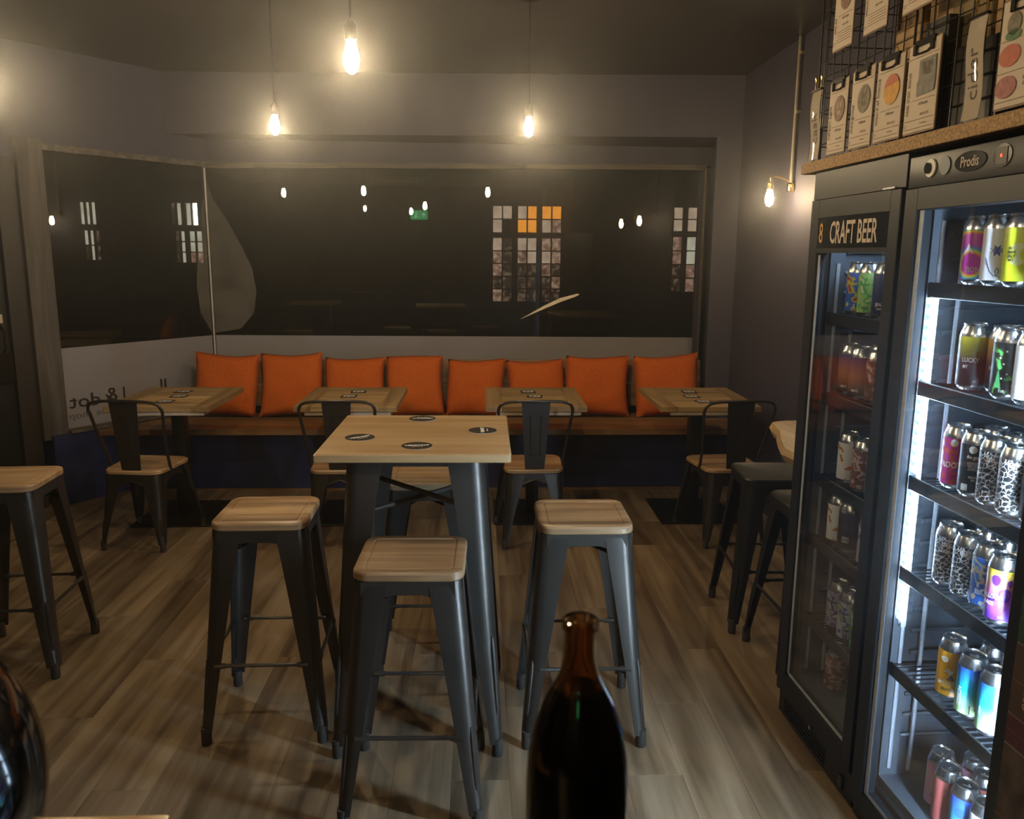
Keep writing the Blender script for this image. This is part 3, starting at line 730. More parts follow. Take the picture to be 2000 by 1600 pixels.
# ------------------------------------------------------------------ fridges
FQ = Vector((1.043, 2.593, 0)); FA = 0.04
def FP(u, dep, z): return (FQ.x + dep*math.cos(FA) + u*math.sin(FA), FQ.y + dep*math.sin(FA) - u*math.cos(FA), z)
FD = 0.60
def strip_frame(bm, u0, u1, z0, z1, wl_, wr_, wb_, wt_, x0, x1):
    box2(bm, x0, x1, -u0, -(u0+wl_), z0, z1, 0.002); box2(bm, x0, x1, -(u1-wr_), -u1, z0, z1, 0.002)
    box2(bm, x0, x1, -(u0+wl_), -(u1-wr_), z0, z0+wb_, 0.001); box2(bm, x0, x1, -(u0+wl_), -(u1-wr_), z1-wt_, z1, 0.001)
def make_shelf(root, ua, ub, z):
    bm = B(); x0, x1 = 0.055, 0.50
    for uu in (ua, ub): tube(bm, [(x0, -uu, z-0.006), (x1, -uu, z-0.006)], 0.004, 6)
    tube(bm, [(x1, -ua, z-0.006), (x1, -ub, z-0.006)], 0.004, 6)
    n = int((ub-ua)/0.021)
    for k in range(1, n):
        uu = ua+(ub-ua)*k/n; tube(bm, [(x0, -uu, z-0.003), (x1, -uu, z-0.003)], 0.0026, 5, False)
    for xx in (0.2, 0.35): tube(bm, [(xx, -ua, z-0.009), (xx, -ub, z-0.009)], 0.003, 5)
    s = ob('shelf', bm, 'fridge', root)
    bm = B(); box2(bm, x0-0.008, x0-0.002, -ua, -ub, z-0.034, z+0.004, 0.002); ob('front_lip', bm, 'fridge', s)
def make_fridge(label, u0, u1, ztop, shelves, zbase, gz1, led, extra):
    root = thing('drinks_fridge', label, 'fridge', FP(0, 0, 0), FA, 'glass door drinks fridges')
    w = 0.035
    bm = B()
    for uu in ((u0, u0+w), (u1-w, u1)): box2(bm, 0.0365, FD, -uu[0], -uu[1], 0.0, ztop, 0.001)
    box2(bm, FD-0.03, FD-0.0002, -u0-w, -u1+w, 0.0, ztop); box2(bm, 0.0365, FD-0.03, -u0-w, -u1+w, ztop-0.10, ztop-0.0002); box2(bm, 0.0365, FD-0.03, -u0-w, -u1+w, 0.02, zbase-0.03)
    ob('cabinet', bm, 'fridge', root)
    bm = B(); e = 0.0015
    ua, ub = u0+w+e, u1-w-e
    box2(bm, 0.05, FD-0.035, -ua, -ua-0.006, zbase-0.029, ztop-0.102); box2(bm, 0.05, FD-0.035, -ub+0.006, -ub, zbase-0.029, ztop-0.102)
    box2(bm, FD-0.041, FD-0.034, -ua, -ub, zbase-0.029, ztop-0.102); box2(bm, 0.05, FD-0.04, -ua, -ub, zbase-0.029, zbase-0.004)
    ob('liner', bm, 'liner', root)
    # moulded shelf runners on both side walls
    for side, uu in ((1, ua+0.007), (-1, ub-0.007)):
        bm = B(); z = zbase+0.12
        while z < ztop-0.15:
            tube(bm, [(0.10, -uu-side*0.002, z), (0.12, -uu-side*0.006, z+0.004), (0.46, -uu-side*0.006, z+0.004)], 0.006, 6); z += 0.062
        ob('shelf_runners', bm, 'liner', root)
    for uu in (ua+0.02, ua+0.034):
        bm = B(); tube(bm, [(0.075+0.05*(uu > ua+.03), -uu+0.012, zbase+0.02), (0.075+0.05*(uu > ua+.03), -uu+0.012, gz1-0.02)], 0.006, 6); ob('jamb_bead', bm, 'gasket', root)
    for z in shelves: make_shelf(root, ua+0.012, ub-0.012, z)
    return root
# left fridge -----------------------------------------------------------------
f1 = make_fridge('tall black drinks fridge with lettered glass door, the farther one', -0.015, 0.512, 1.835, [1.405, 1.155, 0.885, 0.675, 0.40], 0.17, 1.58, True, None)
dr = B(); strip_frame(dr, -0.018, 0.500, 0.115, 1.752, 0.055, 0.05, 0.058, 0.055, -0.004, 0.036)
box2(dr, -0.0035, 0.035, -0.037, -0.450, 1.592, 1.606)
d1 = ob('door', dr, 'fridge', f1)
bm = B(); box2(bm, 0.004, 0.012, -0.037, -0.450, 0.170, 1.594); ob('door_glass', bm, 'fglass', d1, smooth=0)
bm = B(); box2(bm, -0.001, 0.02, -0.037, -0.450, 1.604, 1.698, 0.001); sgn = ob('sign_panel', bm, 'gloss', d1)
def front_text(par, body, size, u, z, mt, sx=1.0, bold=0.0, dep=-0.0022, name='lettering', rotz=0.0):
    me = text_mesh(body, size, bold, 0.0004, sx)
    for v in me.vertices:
        x_, y_, d_ = v.co
        x2 = x_*math.cos(rotz)-y_*math.sin(rotz); y2 = x_*math.sin(rotz)+y_*math.cos(rotz)
        v.co = (dep - d_, -(u + x2), z + y2)
    return ob(name, me, mt, par, smooth=0)
front_text(sgn, '8', 0.085, 0.058, 1.648, 'porange', 0.62, 0.0006)
front_text(sgn, 'CRAFT BEER', 0.090, 0.255, 1.648, 'cream', 0.56, 0.0014)
bm = B(); box2(bm, 0.0, 0.0363, 0.015, -0.512, 1.7535, 1.835, 0.001); ob('header', bm, 'fridge', f1)
bm = B(); box2(bm, -0.006, 0.004, -0.41, -0.47, 1.7535, 1.7585); ob('hinge_cap', bm, 'alu', f1)
bm = B(); box2(bm, 0.006, 0.0363, 0.015, -0.512, 0.012, 0.110, 0.003); kp = ob('kick_plate', bm, 'fridge', f1)
bm = B()
for i in range(26):
    for j in range(4): box2(bm, 0.002, 0.0075, -0.03-0.012*i, -0.036-0.012*i, 0.03+0.014*j, 0.036+0.014*j)
tag(ob('vent_holes', bm, 'gloss', kp), kind='stuff')
bm = B(); tube(bm, [(0.008, -0.244, 0.10), (-0.004, -0.244, 0.10)], 0.007, 12); ob('lock', bm, 'alu', f1)
bm = B(); box2(bm, 0.0, 0.01, -0.435, -0.46, 0.03, 0.072, 0.002); ob('power_switch', bm, 'gloss', f1)
bm = B(); box2(bm, 0.003, 0.0055, -0.04, -0.052, 0.18, 1.585); ob('seal_strip', bm, 'gasket', d1)
bm = B(); box2(bm, 0.003, 0.0055, -0.053, -0.45, 0.176, 0.186); ob('seal_strip', bm, 'gasket', d1)
bm = B(); box2(bm, 0.10, 0.125, -0.08, -0.42, 1.700, 1.708); ob('led_strip', bm, 'led1', f1)
bm = B(); box2(bm, 0.09, 0.55, 0.026, 0.018, 0.13, 1.83); sp = ob('side_board', bm, 'bmetal', f1)
stk = [(0.13, 0.19, (0.55, 0.30, 0.06)), (0.21, 0.30, (0.05, 0.08, 0.10)), (0.31, 0.44, (0.45, 0.43, 0.38)), (0.45, 0.62, (0.42, 0.36, 0.22)), (0.625, 0.70, (0.50, 0.025, 0.03)), (0.71, 0.80, (0.25, 0.24, 0.23)), (0.82, 0.9, (0.3, 0.27, 0.22)),
       (0.92, 1.00, (0.22, 0.2, 0.18)), (1.02, 1.10, (0.3, 0.26, 0.2)), (1.115, 1.21, (0.42, 0.06, 0.03)), (1.215, 1.27, (0.12, 0.13, 0.12)), (1.28, 1.33, (0.4, 0.36, 0.32)), (1.335, 1.37, (0.3, 0.08, 0.05)), (1.47, 1.57, (0.38, 0.06, 0.06))]
for k, (a, b_, cc) in enumerate(stk):
    bm = B(); box2(bm, 0.042, 0.085+0.01*math.sin(k), 0.017, 0.0155, a, b_); box2(bm, 0.0415, 0.0428, 0.017, -0.004-0.006*(k % 3), a, b_)
    mm = plain('sticker_%d_print' % k, cc, 0.5, var=0.45 if k in (2, 5, 6, 7) else 0.1, scale=70); ob('sticker', bm, mm, f1)
# right fridge ---------------------------------------------------------------
f2 = make_fridge('tall black drinks fridge with bright lit interior, nearest the camera', 0.522, 1.122, 1.822, [1.516, 1.268, 1.02, 0.772, 0.495], 0.155, 1.69, True, None)
dr = B(); strip_frame(dr, 0.524, 1.118, 0.05, 1.746, 0.056, 0.056, 0.058, 0.052, -0.006, 0.036)
d2 = ob('door', dr, 'fridge', f2)
bm = B(); box2(bm, 0.004, 0.012, -0.579, -1.063, 0.107, 1.695); ob('door_glass', bm, 'fglass', d2, smooth=0)
bm = B(); box2(bm, 0.0025, 0.0038, -0.581, -0.598, 0.11, 1.693); ob('seal_strip', bm, 'gasket', d2)
bm = B(); box2(bm, 0.0025, 0.0038, -0.599, -1.06, 0.11, 0.12); ob('seal_strip', bm, 'gasket', d2)
bm = B(); box2(bm, 0.0, 0.0363, -0.522, -1.122, 1.7475, 1.822, 0.003, 2); hd = ob('header', bm, 'fridge', f2)
bm = B(); box2(bm, 0.006, 0.0363, -0.524, -1.12, 0.008, 0.046, 0.002); ob('kick_plate', bm, 'fridge', f2)
def disc(par, name, u, z, ru, rz, mt, dep=-0.001, th=0.003, n=24):
    bm = B(); extr(bm, [(dep, -(u+ru*math.cos(2*PI*k/n)), z+rz*math.sin(2*PI*k/n)) for k in range(n)], (th, 0, 0)); return ob(name, bm, mt, par)
dl = disc(hd, 'round_dial', 0.615, 1.789, 0.021, 0.021, 'white', -0.003, 0.004); disc(dl, 'dial_knob', 0.610, 1.789, 0.012, 0.013, 'gloss', -0.008, 0.006)
disc(hd, 'round_badge', 0.672, 1.789, 0.020, 0.021, 'liner', -0.002)
bd = disc(hd, 'oval_badge', 0.765, 1.789, 0.056, 0.022, 'gloss', -0.002); front_text(bd, 'Prodis', 0.033, 0.765, 1.788, 'cream', 0.78, 0.0004, -0.0026)
ds = disc(hd, 'display', 0.872, 1.789, 0.030, 0.024, 'gloss', -0.002)
bm = B(); box2(bm, -0.0035, -0.001, -0.855, -0.889, 1.772, 1.806); sc_ = ob('screen', bm, 'black', ds)
bm = B(); box2(bm, -0.0045, -0.0036, -0.870, -0.874, 1.786, 1.792); ob('digit', bm, 'reddot', sc_)
# led strips: beads on a white rail at both jambs
def led_rail(root, u, za, zb, dep, lm='led'):
    bm = B(); box2(bm, dep, dep+0.014, -u+0.007, -u-0.007, za-0.02, zb+0.02); rl = ob('led_strip', bm, 'gasket', root)
    bm = B(); z = za
    while z < zb:
        box2(bm, dep-0.003, dep+0.010, -u-0.010, -u+0.010, z, z+0.014); z += 0.027
    tag(ob('led_beads', bm, lm, rl), kind='stuff')
led_rail(f2, 0.588, 0.63, 1.47, 0.052, 'leds'); led_rail(f2, 1.058, 0.16, 1.68, 0.052)

# ------------------------------------------------------------------ cans
CR, CHT = 0.0331, 0.160
bm = B(); lathe(bm, [(0.022, 0.0), (0.0265, 0.003), (CR-0.001, 0.011), (CR, 0.015), (CR, 0.133), (CR-0.0015, 0.139), (0.0275, 0.151), (0.0262, 0.154), (0.0272, 0.157), (0.0272, 0.1595), (0.0255, 0.1595), (0.0245, 0.1565), (0.0235, 0.1555), (0.010, 0.1556)], 24)
CAN = mesh(bm, 'can_body', 40); CAN.materials.append(MT['alu'])
bm = B(); extr(bm, [(x_, y_*0.8, 0.1562) for x_, y_ in rrect(0.011, 0.009, 0.006, 3)], (0, 0, 0.0014)); lathe(bm, [(0.003, 0.157), (0.003, 0.1588)], 8, -0.004, 0)
TAB = mesh(bm, 'can_tab', 40); TAB.materials.append(MT['alu'])
bm = B(); lathe(bm, [(CR+0.0003, 0.014), (CR+0.0004, 0.0145), (CR+0.0004, 0.1285), (CR+0.0003, 0.129)], 28, cap0=False, cap1=False); LAB = mesh(bm, 'can_label', 40); LAB.materials.append(None)
def lab_mat(kind, a, b_=None, c_=None):
    m, t, bs_ = nt('can_print_' + kind); bs_.inputs['Roughness'].default_value = 0.35
    tc = N(t, 'ShaderNodeTexCoord'); V = tc.outputs['Object']
    if kind == 'solid':
        bs_.inputs['Base Color'].default_value = c4(a); return m
    sx = N(t, 'ShaderNodeSeparateXYZ'); t.links.new(V, sx.inputs[0])
    if kind == 'grad':
        mr = N(t, 'ShaderNodeMapRange'); mr.inputs['From Min'].default_value = 0.014; mr.inputs['From Max'].default_value = 0.129
        t.links.new(sx.outputs['Z'], mr.inputs[0]); rp = ramp(t, [(0.05, a), (0.5, b_), (0.95, c_ or b_)]); t.links.new(mr.outputs[0], rp.inputs[0])
    elif kind == 'doodle':
        vo = N(t, 'ShaderNodeTexVoronoi', feature='DISTANCE_TO_EDGE'); vo.inputs['Scale'].default_value = 85
        nz = N(t, 'ShaderNodeTexNoise'); nz.inputs['Scale'].default_value = 60
        mx = N(t, 'ShaderNodeMix', data_type='VECTOR'); mx.inputs[0].default_value = 0.02
        t.links.new(V, nz.inputs['Vector']); t.links.new(V, mx.inputs[4]); t.links.new(nz.outputs['Color'], mx.inputs[5]); t.links.new(mx.outputs[1], vo.inputs['Vector'])
        rp = ramp(t, [(0.045, b_), (0.06, a)]); t.links.new(vo.outputs['Distance'], rp.inputs[0])
    elif kind == 'rings':
        vd = N(t, 'ShaderNodeVectorMath', operation='DISTANCE'); vd.inputs[1].default_value = (-0.03, -0.02, 0.05); t.links.new(V, vd.inputs[0])
        mu = N(t, 'ShaderNodeMath', operation='MULTIPLY'); mu.inputs[1].default_value = 22.0; fr_ = N(t, 'ShaderNodeMath', operation='FRACT')
        t.links.new(vd.outputs['Value'], mu.inputs[0]); t.links.new(mu.outputs[0], fr_.inputs[0])
        rp = ramp(t, [(0.0, a), (0.5, a), (0.58, (0.75, 0.22, 0.04)), (0.66, (0.75, 0.6, 0.05)), (0.74, (0.1, 0.45, 0.3)), (0.82, (0.05, 0.2, 0.65)), (0.9, b_), (1.0, a)]); t.links.new(fr_.outputs[0], rp.inputs[0])
    else:   # blotches of three colours
        nz = N(t, 'ShaderNodeTexNoise'); nz.inputs['Scale'].default_value = 38; nz.inputs['Detail'].default_value = 1.5
        t.links.new(V, nz.inputs['Vector']); rp = ramp(t, [(0.40, a), (0.52, b_), (0.62, c_ or a)]); rp.color_ramp.interpolation = 'CONSTANT'; t.links.new(nz.outputs['Fac'], rp.inputs[0])
    t.links.new(rp.outputs[0], bs_.inputs['Base Color'])
    return m
K = (0.012, 0.012, 0.014); Wt = (0.75, 0.76, 0.78)
LM = {
 'rainbow': lab_mat('rings', (0.45, 0.03, 0.35), (0.3, 0.08, 0.5)), 'white': lab_mat('solid', Wt), 'yellow': lab_mat('solid', (0.62, 0.68, 0.03)),
 'whiteyellow': lab_mat('blot', Wt, Wt, (0.75, 0.68, 0.06)), 'blackgold': lab_mat('grad', K, (0.03, 0.02, 0.03), (0.5, 0.42, 0.02)), 'sunset': lab_mat('grad', K, (0.08, 0.02, 0.02), (0.75, 0.4, 0.03)),
 'forest': lab_mat('blot', K, (0.03, 0.03, 0.02), (0.08, 0.35, 0.08)), 'pinkred': lab_mat('blot', (0.5, 0.03, 0.25), (0.65, 0.08, 0.05), (0.4, 0.05, 0.4)), 'black': lab_mat('solid', K),
 'doodle': lab_mat('doodle', K, Wt), 'bluepic': lab_mat('blot', (0.03, 0.12, 0.5), (0.5, 0.42, 0.3), (0.04, 0.2, 0.6)), 'balloon': lab_mat('grad', (0.12, 0.03, 0.45), (0.55, 0.12, 0.45), (0.72, 0.55, 0.05)),
 'orange': lab_mat('solid', (0.70, 0.33, 0.02)), 'teal': lab_mat('grad', (0.45, 0.7, 0.3), (0.02, 0.45, 0.62), (0.02, 0.10, 0.42)), 'pink': lab_mat('solid', (0.62, 0.32, 0.45)), 'brick': lab_mat('solid', (0.42, 0.10, 0.09)),
 'bluepink': lab_mat('grad', (0.5, 0.2, 0.4), (0.05, 0.3, 0.35), (0.04, 0.1, 0.6)), 'silver': lab_mat('solid', (0.5, 0.53, 0.56)), 'bluecomic': lab_mat('blot', (0.03, 0.12, 0.6), (0.55, 0.5, 0.05), (0.35, 0.04, 0.12)),
 'greencomic': lab_mat('blot', (0.35, 0.6, 0.2), (0.08, 0.42, 0.1), (0.6, 0.7, 0.35)), 'indigo': lab_mat('grad', (0.01, 0.015, 0.06), (0.02, 0.03, 0.14), (0.04, 0.06, 0.2)), 'dusk': lab_mat('grad', (0.03, 0.012, 0.015), (0.35, 0.18, 0.10), (0.10, 0.05, 0.22)),
 'maroon': lab_mat('blot', (0.08, 0.03, 0.03), (0.2, 0.1, 0.1), (0.45, 0.38, 0.36)), 'whiteorange': lab_mat('blot', Wt, Wt, (0.5, 0.2, 0.04)), 'brownpale': lab_mat('blot', (0.2, 0.08, 0.05), (0.5, 0.4, 0.38), (0.25, 0.12, 0.1)), 'greenteal': lab_mat('solid', (0.02, 0.12, 0.11)),
 'bluewhite': lab_mat('blot', (0.4, 0.42, 0.5), (0.05, 0.08, 0.3), (0.35, 0.4, 0.06)), 'greenwhite': lab_mat('blot', (0.03, 0.12, 0.05), (0.15, 0.4, 0.1), (0.4, 0.42, 0.4)), 'purplewhite': lab_mat('blot', (0.3, 0.28, 0.4), (0.06, 0.05, 0.12), (0.5, 0.48, 0.55)),
}
DESC = {'rainbow': 'pink can with rainbow rings', 'white': 'white can with a dark blue splash', 'yellow': 'bright yellow can with pale cloud', 'whiteyellow': 'white can with yellow shapes', 'blackgold': 'black can with golden top band', 'sunset': 'black can with orange sunset',
 'forest': 'black can with green leaf print', 'pinkred': 'pink and red can', 'black': 'black can with small white print', 'doodle': 'black can with white doodles', 'bluepic': 'blue can with tan picture', 'balloon': 'yellow to purple can with balloons',
 'orange': 'orange can with white mountain', 'teal': 'teal can with pale skyline', 'pink': 'pale pink can', 'brick': 'brick red can', 'bluepink': 'blue and pink can', 'silver': 'silver can', 'bluecomic': 'blue can with yellow figures', 'greencomic': 'pale green can with green figure',
 'indigo': 'dark indigo can', 'dusk': 'brown can with violet dome', 'maroon': 'maroon can with pale pattern', 'whiteorange': 'white can with orange picture', 'brownpale': 'brown can with pale picture', 'greenteal': 'dark green can', 'bluewhite': 'blue and white can', 'greenwhite': 'green and white can', 'purplewhite': 'purple and white can'}
nth = ['first', 'second', 'third', 'fourth', 'fifth', 'sixth']
def can(fr_, sh, row, k, u, dep, z, kind, words=(), extra=None):
    lab = '%s, %s from left, %s row, %s, %s fridge' % (DESC[kind], nth[k], row, sh, fr_)
    root = thing('drink_can', lab, 'can', FP(u, dep, z+0.0005), FA + random.uniform(-0.12, 0.12) if not words else FA, 'cans in the %s fridge' % fr_)
    ob('can_body', CAN, None, root); ob('pull_tab', TAB, None, root, rot=(0, 0, random.uniform(0, 6.28)))
    l = obm('can_label', LAB, LM[kind], root)
    for wd in words:
        body, size, zz, mt, off = wd[:5]; vert = len(wd) > 5
        me = text_mesh(body, size, size*0.02, 0.0002, 0.8)
        if vert:
            for v in me.vertices: v.co.x, v.co.y = -v.co.y, v.co.x
        wrap(me, CR+0.0009, math.radians(225+off), zz); ob('lettering', me, mt, l, smooth=0)
    if extra: extra(l)
    return root
def patch(l, pts, mt, ang):
    bm = B(); P_ = []
    n = len(pts)
    rr = CR+0.0007
    vs = [bm.verts.new((rr*math.cos(math.radians(225+ang)+x_/rr), rr*math.sin(math.radians(225+ang)+x_/rr), z_)) for x_, z_ in pts]
    cx = sum(q_[0] for q_ in pts)/n; cz = sum(q_[1] for q_ in pts)/n; r2 = rr+0.0004
    c_ = bm.verts.new((r2*math.cos(math.radians(225+ang)+cx/rr), r2*math.sin(math.radians(225+ang)+cx/rr), cz))
    for i in range(n): bm.faces.new((c_, vs[i], vs[(i+1) % n]))
    ob('emblem', bm, mt, l)
def ell(cx, cz, a, b_, n=14): return [(cx+a*math.cos(2*PI*k/n), cz+b_*math.sin(2*PI*k/n)) for k in range(n)]
MT['violet'] = plain('violet_print', (0.10, 0.02, 0.30), 0.4); MT['dblue'] = plain('dark_blue_print', (0.02, 0.03, 0.2), 0.4); MT['paley'] = plain('pale_yellow_print', (0.7, 0.75, 0.4), 0.4); MT['yel'] = plain('yellow_print', (0.75, 0.62, 0.03), 0.4)
MT['dgreen'] = plain('green_print', (0.06, 0.25, 0.08), 0.4); MT['royal'] = plain('royal_blue_print', (0.03, 0.10, 0.55), 0.4)
def splash(l):
    patch(l, [(0.017*(1 if k % 2 else 0.5)*math.cos(k*PI/8), 0.080+0.014*(1 if k % 2 else 0.5)*math.sin(k*PI/8)) for k in range(16)], 'dblue', 12)
    me = B(); tube(me, [((CR+0.001)*math.cos(a), (CR+0.001)*math.sin(a), z_) for a, z_ in [(3.45, 0.065), (3.6, 0.05), (3.8, 0.033), (4.05, 0.024), (4.25, 0.026), (4.35, 0.035), (4.25, 0.042), (4.1, 0.036), (4.2, 0.024), (4.5, 0.02)]], 0.0008, 5); ob('curl', me, 'dblue', l)
def balloons(l):
    for cx, cz, s in ((-0.014, 0.108, 0.010), (0.016, 0.104, 0.007), (0.006, 0.077, 0.013), (-0.02, 0.064, 0.008)):
        patch(l, [(cx+s*math.cos(a), cz+(s*math.sin(a) if math.sin(a) > -0.2 else s*1.5*math.sin(a))) for a in [2*PI*k/14 for k in range(14)]], 'violet', 8)
def skyline(l):
    patch(l, [(-0.004, 0.016), (0.026, 0.016), (0.026, 0.040), (0.017, 0.044), (-0.004, 0.039)], 'letter', 14)
    for j in range(4):
        for i in range(4): patch(l, [(-0.001+0.0055*i, 0.0195+0.0052*j), (0.0035+0.0055*i, 0.0195+0.0052*j), (0.0035+0.0055*i, 0.0225+0.0052*j), (-0.001+0.0055*i, 0.0225+0.0052*j)], 'paley', 14)
def mountain(l):
    patch(l, [(-0.022, 0.045), (-0.012, 0.062), (-0.006, 0.055), (0.004, 0.072), (0.013, 0.056), (0.022, 0.06), (0.026, 0.045)], 'letter', 4)
    patch(l, [(-0.014, 0.075), (0.002, 0.068), (0.012, 0.083), (-0.004, 0.086)], 'white', 4); patch(l, ell(-0.012, 0.108, 0.009, 0.008), 'white', 0)
def cloud(l): patch(l, ell(-0.004, 0.072, 0.019, 0.024), 'paley', 6)
def sun(l): patch(l, ell(0.002, 0.084, 0.015, 0.017), 'yel', 6)
def tree(l):
    patch(l, [(-0.024, 0.02), (-0.004, 0.02), (-0.014, 0.07)], 'dgreen', 0); patch(l, [(-0.026, 0.0145), (0.03, 0.0145), (0.03, 0.029), (-0.026, 0.029)], 'yellowgreen', 4)
    for a, z_ in ((-.012, .095), (-.004, .082), (.004, .06), (.012, .05), (-.006, .05), (.016, .035), (.0, .11)): patch(l, ell(a, z_, 0.0022, 0.0022, 8), 'white', 0)
MT['yellowgreen'] = plain('lime_print', (0.35, 0.55, 0.05), 0.4)
def peak(l): patch(l, [(-0.018, 0.072), (0.006, 0.072), (0.002, 0.082), (-0.002, 0.088), (-0.006, 0.098), (-0.010, 0.086), (-0.015, 0.08)], 'white', -12)
def roundel(l): patch(l, ell(0.0, 0.118, 0.009, 0.009), 'white', 0)
def blueroundel(l): patch(l, ell(0.0, 0.092, 0.014, 0.014), 'royal', 0)
def spade(l): patch(l, [(0, 0.095), (0.007, 0.078), (0.002, 0.074), (0.003, 0.068), (-0.003, 0.068), (-0.002, 0.074), (-0.007, 0.078)], 'letter', -4)
def barcode(l):
    for i in range(9): patch(l, [(-0.02+0.0018*i, 0.018), (-0.0192+0.0018*i+0.0003*(i % 2), 0.018), (-0.0192+0.0018*i+0.0003*(i % 2), 0.034), (-0.02+0.0018*i, 0.034)], 'white', 0)
T_ = lambda s, *a: (s,)+a
R = 'right'; A_ = 'front'; Bk = 'second'
rows2 = [
 ('top shelf', 1.516, [(0.672, .10, 'rainbow', [('TIONA', 0.017, 0.036, 'cream', 6), ('CANS', 0.007, 0.082, 'white', 40)], peak), (0.748, .10, 'white', [], splash), (0.822, .10, 'yellow', [('NUT\nNOW\nJELLY\nMO', 0.0085, 0.072, 'letter', -22)], cloud), (0.896, .10, 'whiteyellow', [('X', 0.012, 0.115, 'dblue', -30)], None), (0.968, .10, 'white', [], None)],
  [(0.70, .178, 'silver'), (0.785, .178, 'silver'), (0.87, .178, 'silver'), (0.95, .178, 'silver')]),
 ('second shelf', 1.268, [(0.692, .105, 'blackgold', [('LUCKY', 0.015, 0.074, 'white', 2), ('MY', 0.011, 0.058, 'white', -14), ('4.2', 0.007, 0.024, 'white', 24)], None), (0.757, .135, 'sunset', [('END OF', 0.011, 0.062, 'white', -14), ('NIGHT', 0.010, 0.046, 'white', -10)], None), (0.826, .10, 'forest', [('5.6%', 0.008, 0.021, 'white', -6)], tree), (0.90, .10, 'white', [('BREAK', 0.012, 0.117, 'letter', 2)], sun), (0.972, .10, 'whiteyellow', [], None)],
  [(0.74, .205, 'black'), (0.82, .175, 'black'), (0.90, .175, 'black')]),
 ('third shelf', 1.02, [(0.678, .10, 'pinkred', [('ROOT', 0.021, 0.062, 'white', -6)], roundel), (0.750, .10, 'black', [('the grey', 0.011, 0.10, 'white', 4), ('good things come\nto those that sip\nslowly and share\nat long tables\nwith old friends', 0.0042, 0.078, 'white', 4), ('SESSION\nIPA', 0.0072, 0.048, 'white', 10)], lambda l: (roundel(l), barcode(l))), (0.820, .10, 'doodle', [('Sm', 0.021, 0.112, 'white', -8)], None), (0.897, .095, 'doodle', [('NIP', 0.019, 0.116, 'white', 0)], None), (0.968, .10, 'black', [('AMERICAN\nPALE', 0.0075, 0.048, 'white', 0)], barcode)],
  [(0.715, .172, 'silver'), (0.79, .172, 'silver'), (0.862, .172, 'silver'), (0.935, .172, 'silver'), (1.0, .175, 'silver')]),
 ('fourth shelf', 0.772, [(0.690, .10, 'doodle', [('nak', 0.021, 0.112, 'white', 0), ('GRAPEFRUIT', 0.0085, 0.092, 'white', 0)], None), (0.765, .10, 'doodle', [('dlest', 0.02, 0.116, 'white', 4)], None), (0.834, .103, 'bluepic', [('E\nEL', 0.016, 0.055, 'white', -18)], None), (0.908, .09, 'balloon', [('BALLOON', 0.0135, 0.066, 'white', -30), ('RACE', 0.0125, 0.05, 'white', -38), ('5.0%', 0.006, 0.022, 'white', 10)], balloons), (0.980, .10, 'balloon', [('LOON', 0.0135, 0.066, 'white', -12)], balloons)],
  [(0.725, .172, 'silver'), (0.80, .172, 'black'), (0.875, .172, 'black'), (0.95, .172, 'black')]),
 ('fifth shelf', 0.495, [(0.745, .105, 'orange', [('GROOVE', 0.013, 0.046, 'white', -8), ('BEATER', 0.0105, 0.030, 'letter', 0)], mountain), (0.832, .10, 'teal', [('SESSION', 0.016, 0.055, 'white', -36, 1)], skyline), (0.908, .102, 'teal', [('SESSION', 0.007, 0.06, 'white', -40, 1)], skyline)],
  [(0.785, .182, 'black'), (0.86, .182, 'silver')]),
 ('floor', 0.155, [(0.705, .135, 'pink', [('FLOWERS\nCUT SHORT', 0.0065, 0.042, 'letter', 0)], spade), (0.768, .115, 'brick', [], None), (0.838, .115, 'bluepink', [], blueroundel), (0.907, .12, 'silver', [('QUICK', 0.013, 0.03, 'dblue', -20, 1)], None), (0.975, .12, 'silver', [], None)],
  [(0.735, .205, 'pink'), (0.803, .187, 'brick'), (0.872, .187, 'silver'), (0.94, .19, 'silver')]),
]
for sh, z, fr_row, bk_row in rows2:
    for k, (u, d, kd, wds, ex) in enumerate(fr_row): can(R, sh, 'front', k, u, d, z, kd, wds, ex)
    for k, (u, d, kd) in enumerate(bk_row): can(R, sh, 'second', k, u, d, z, kd)
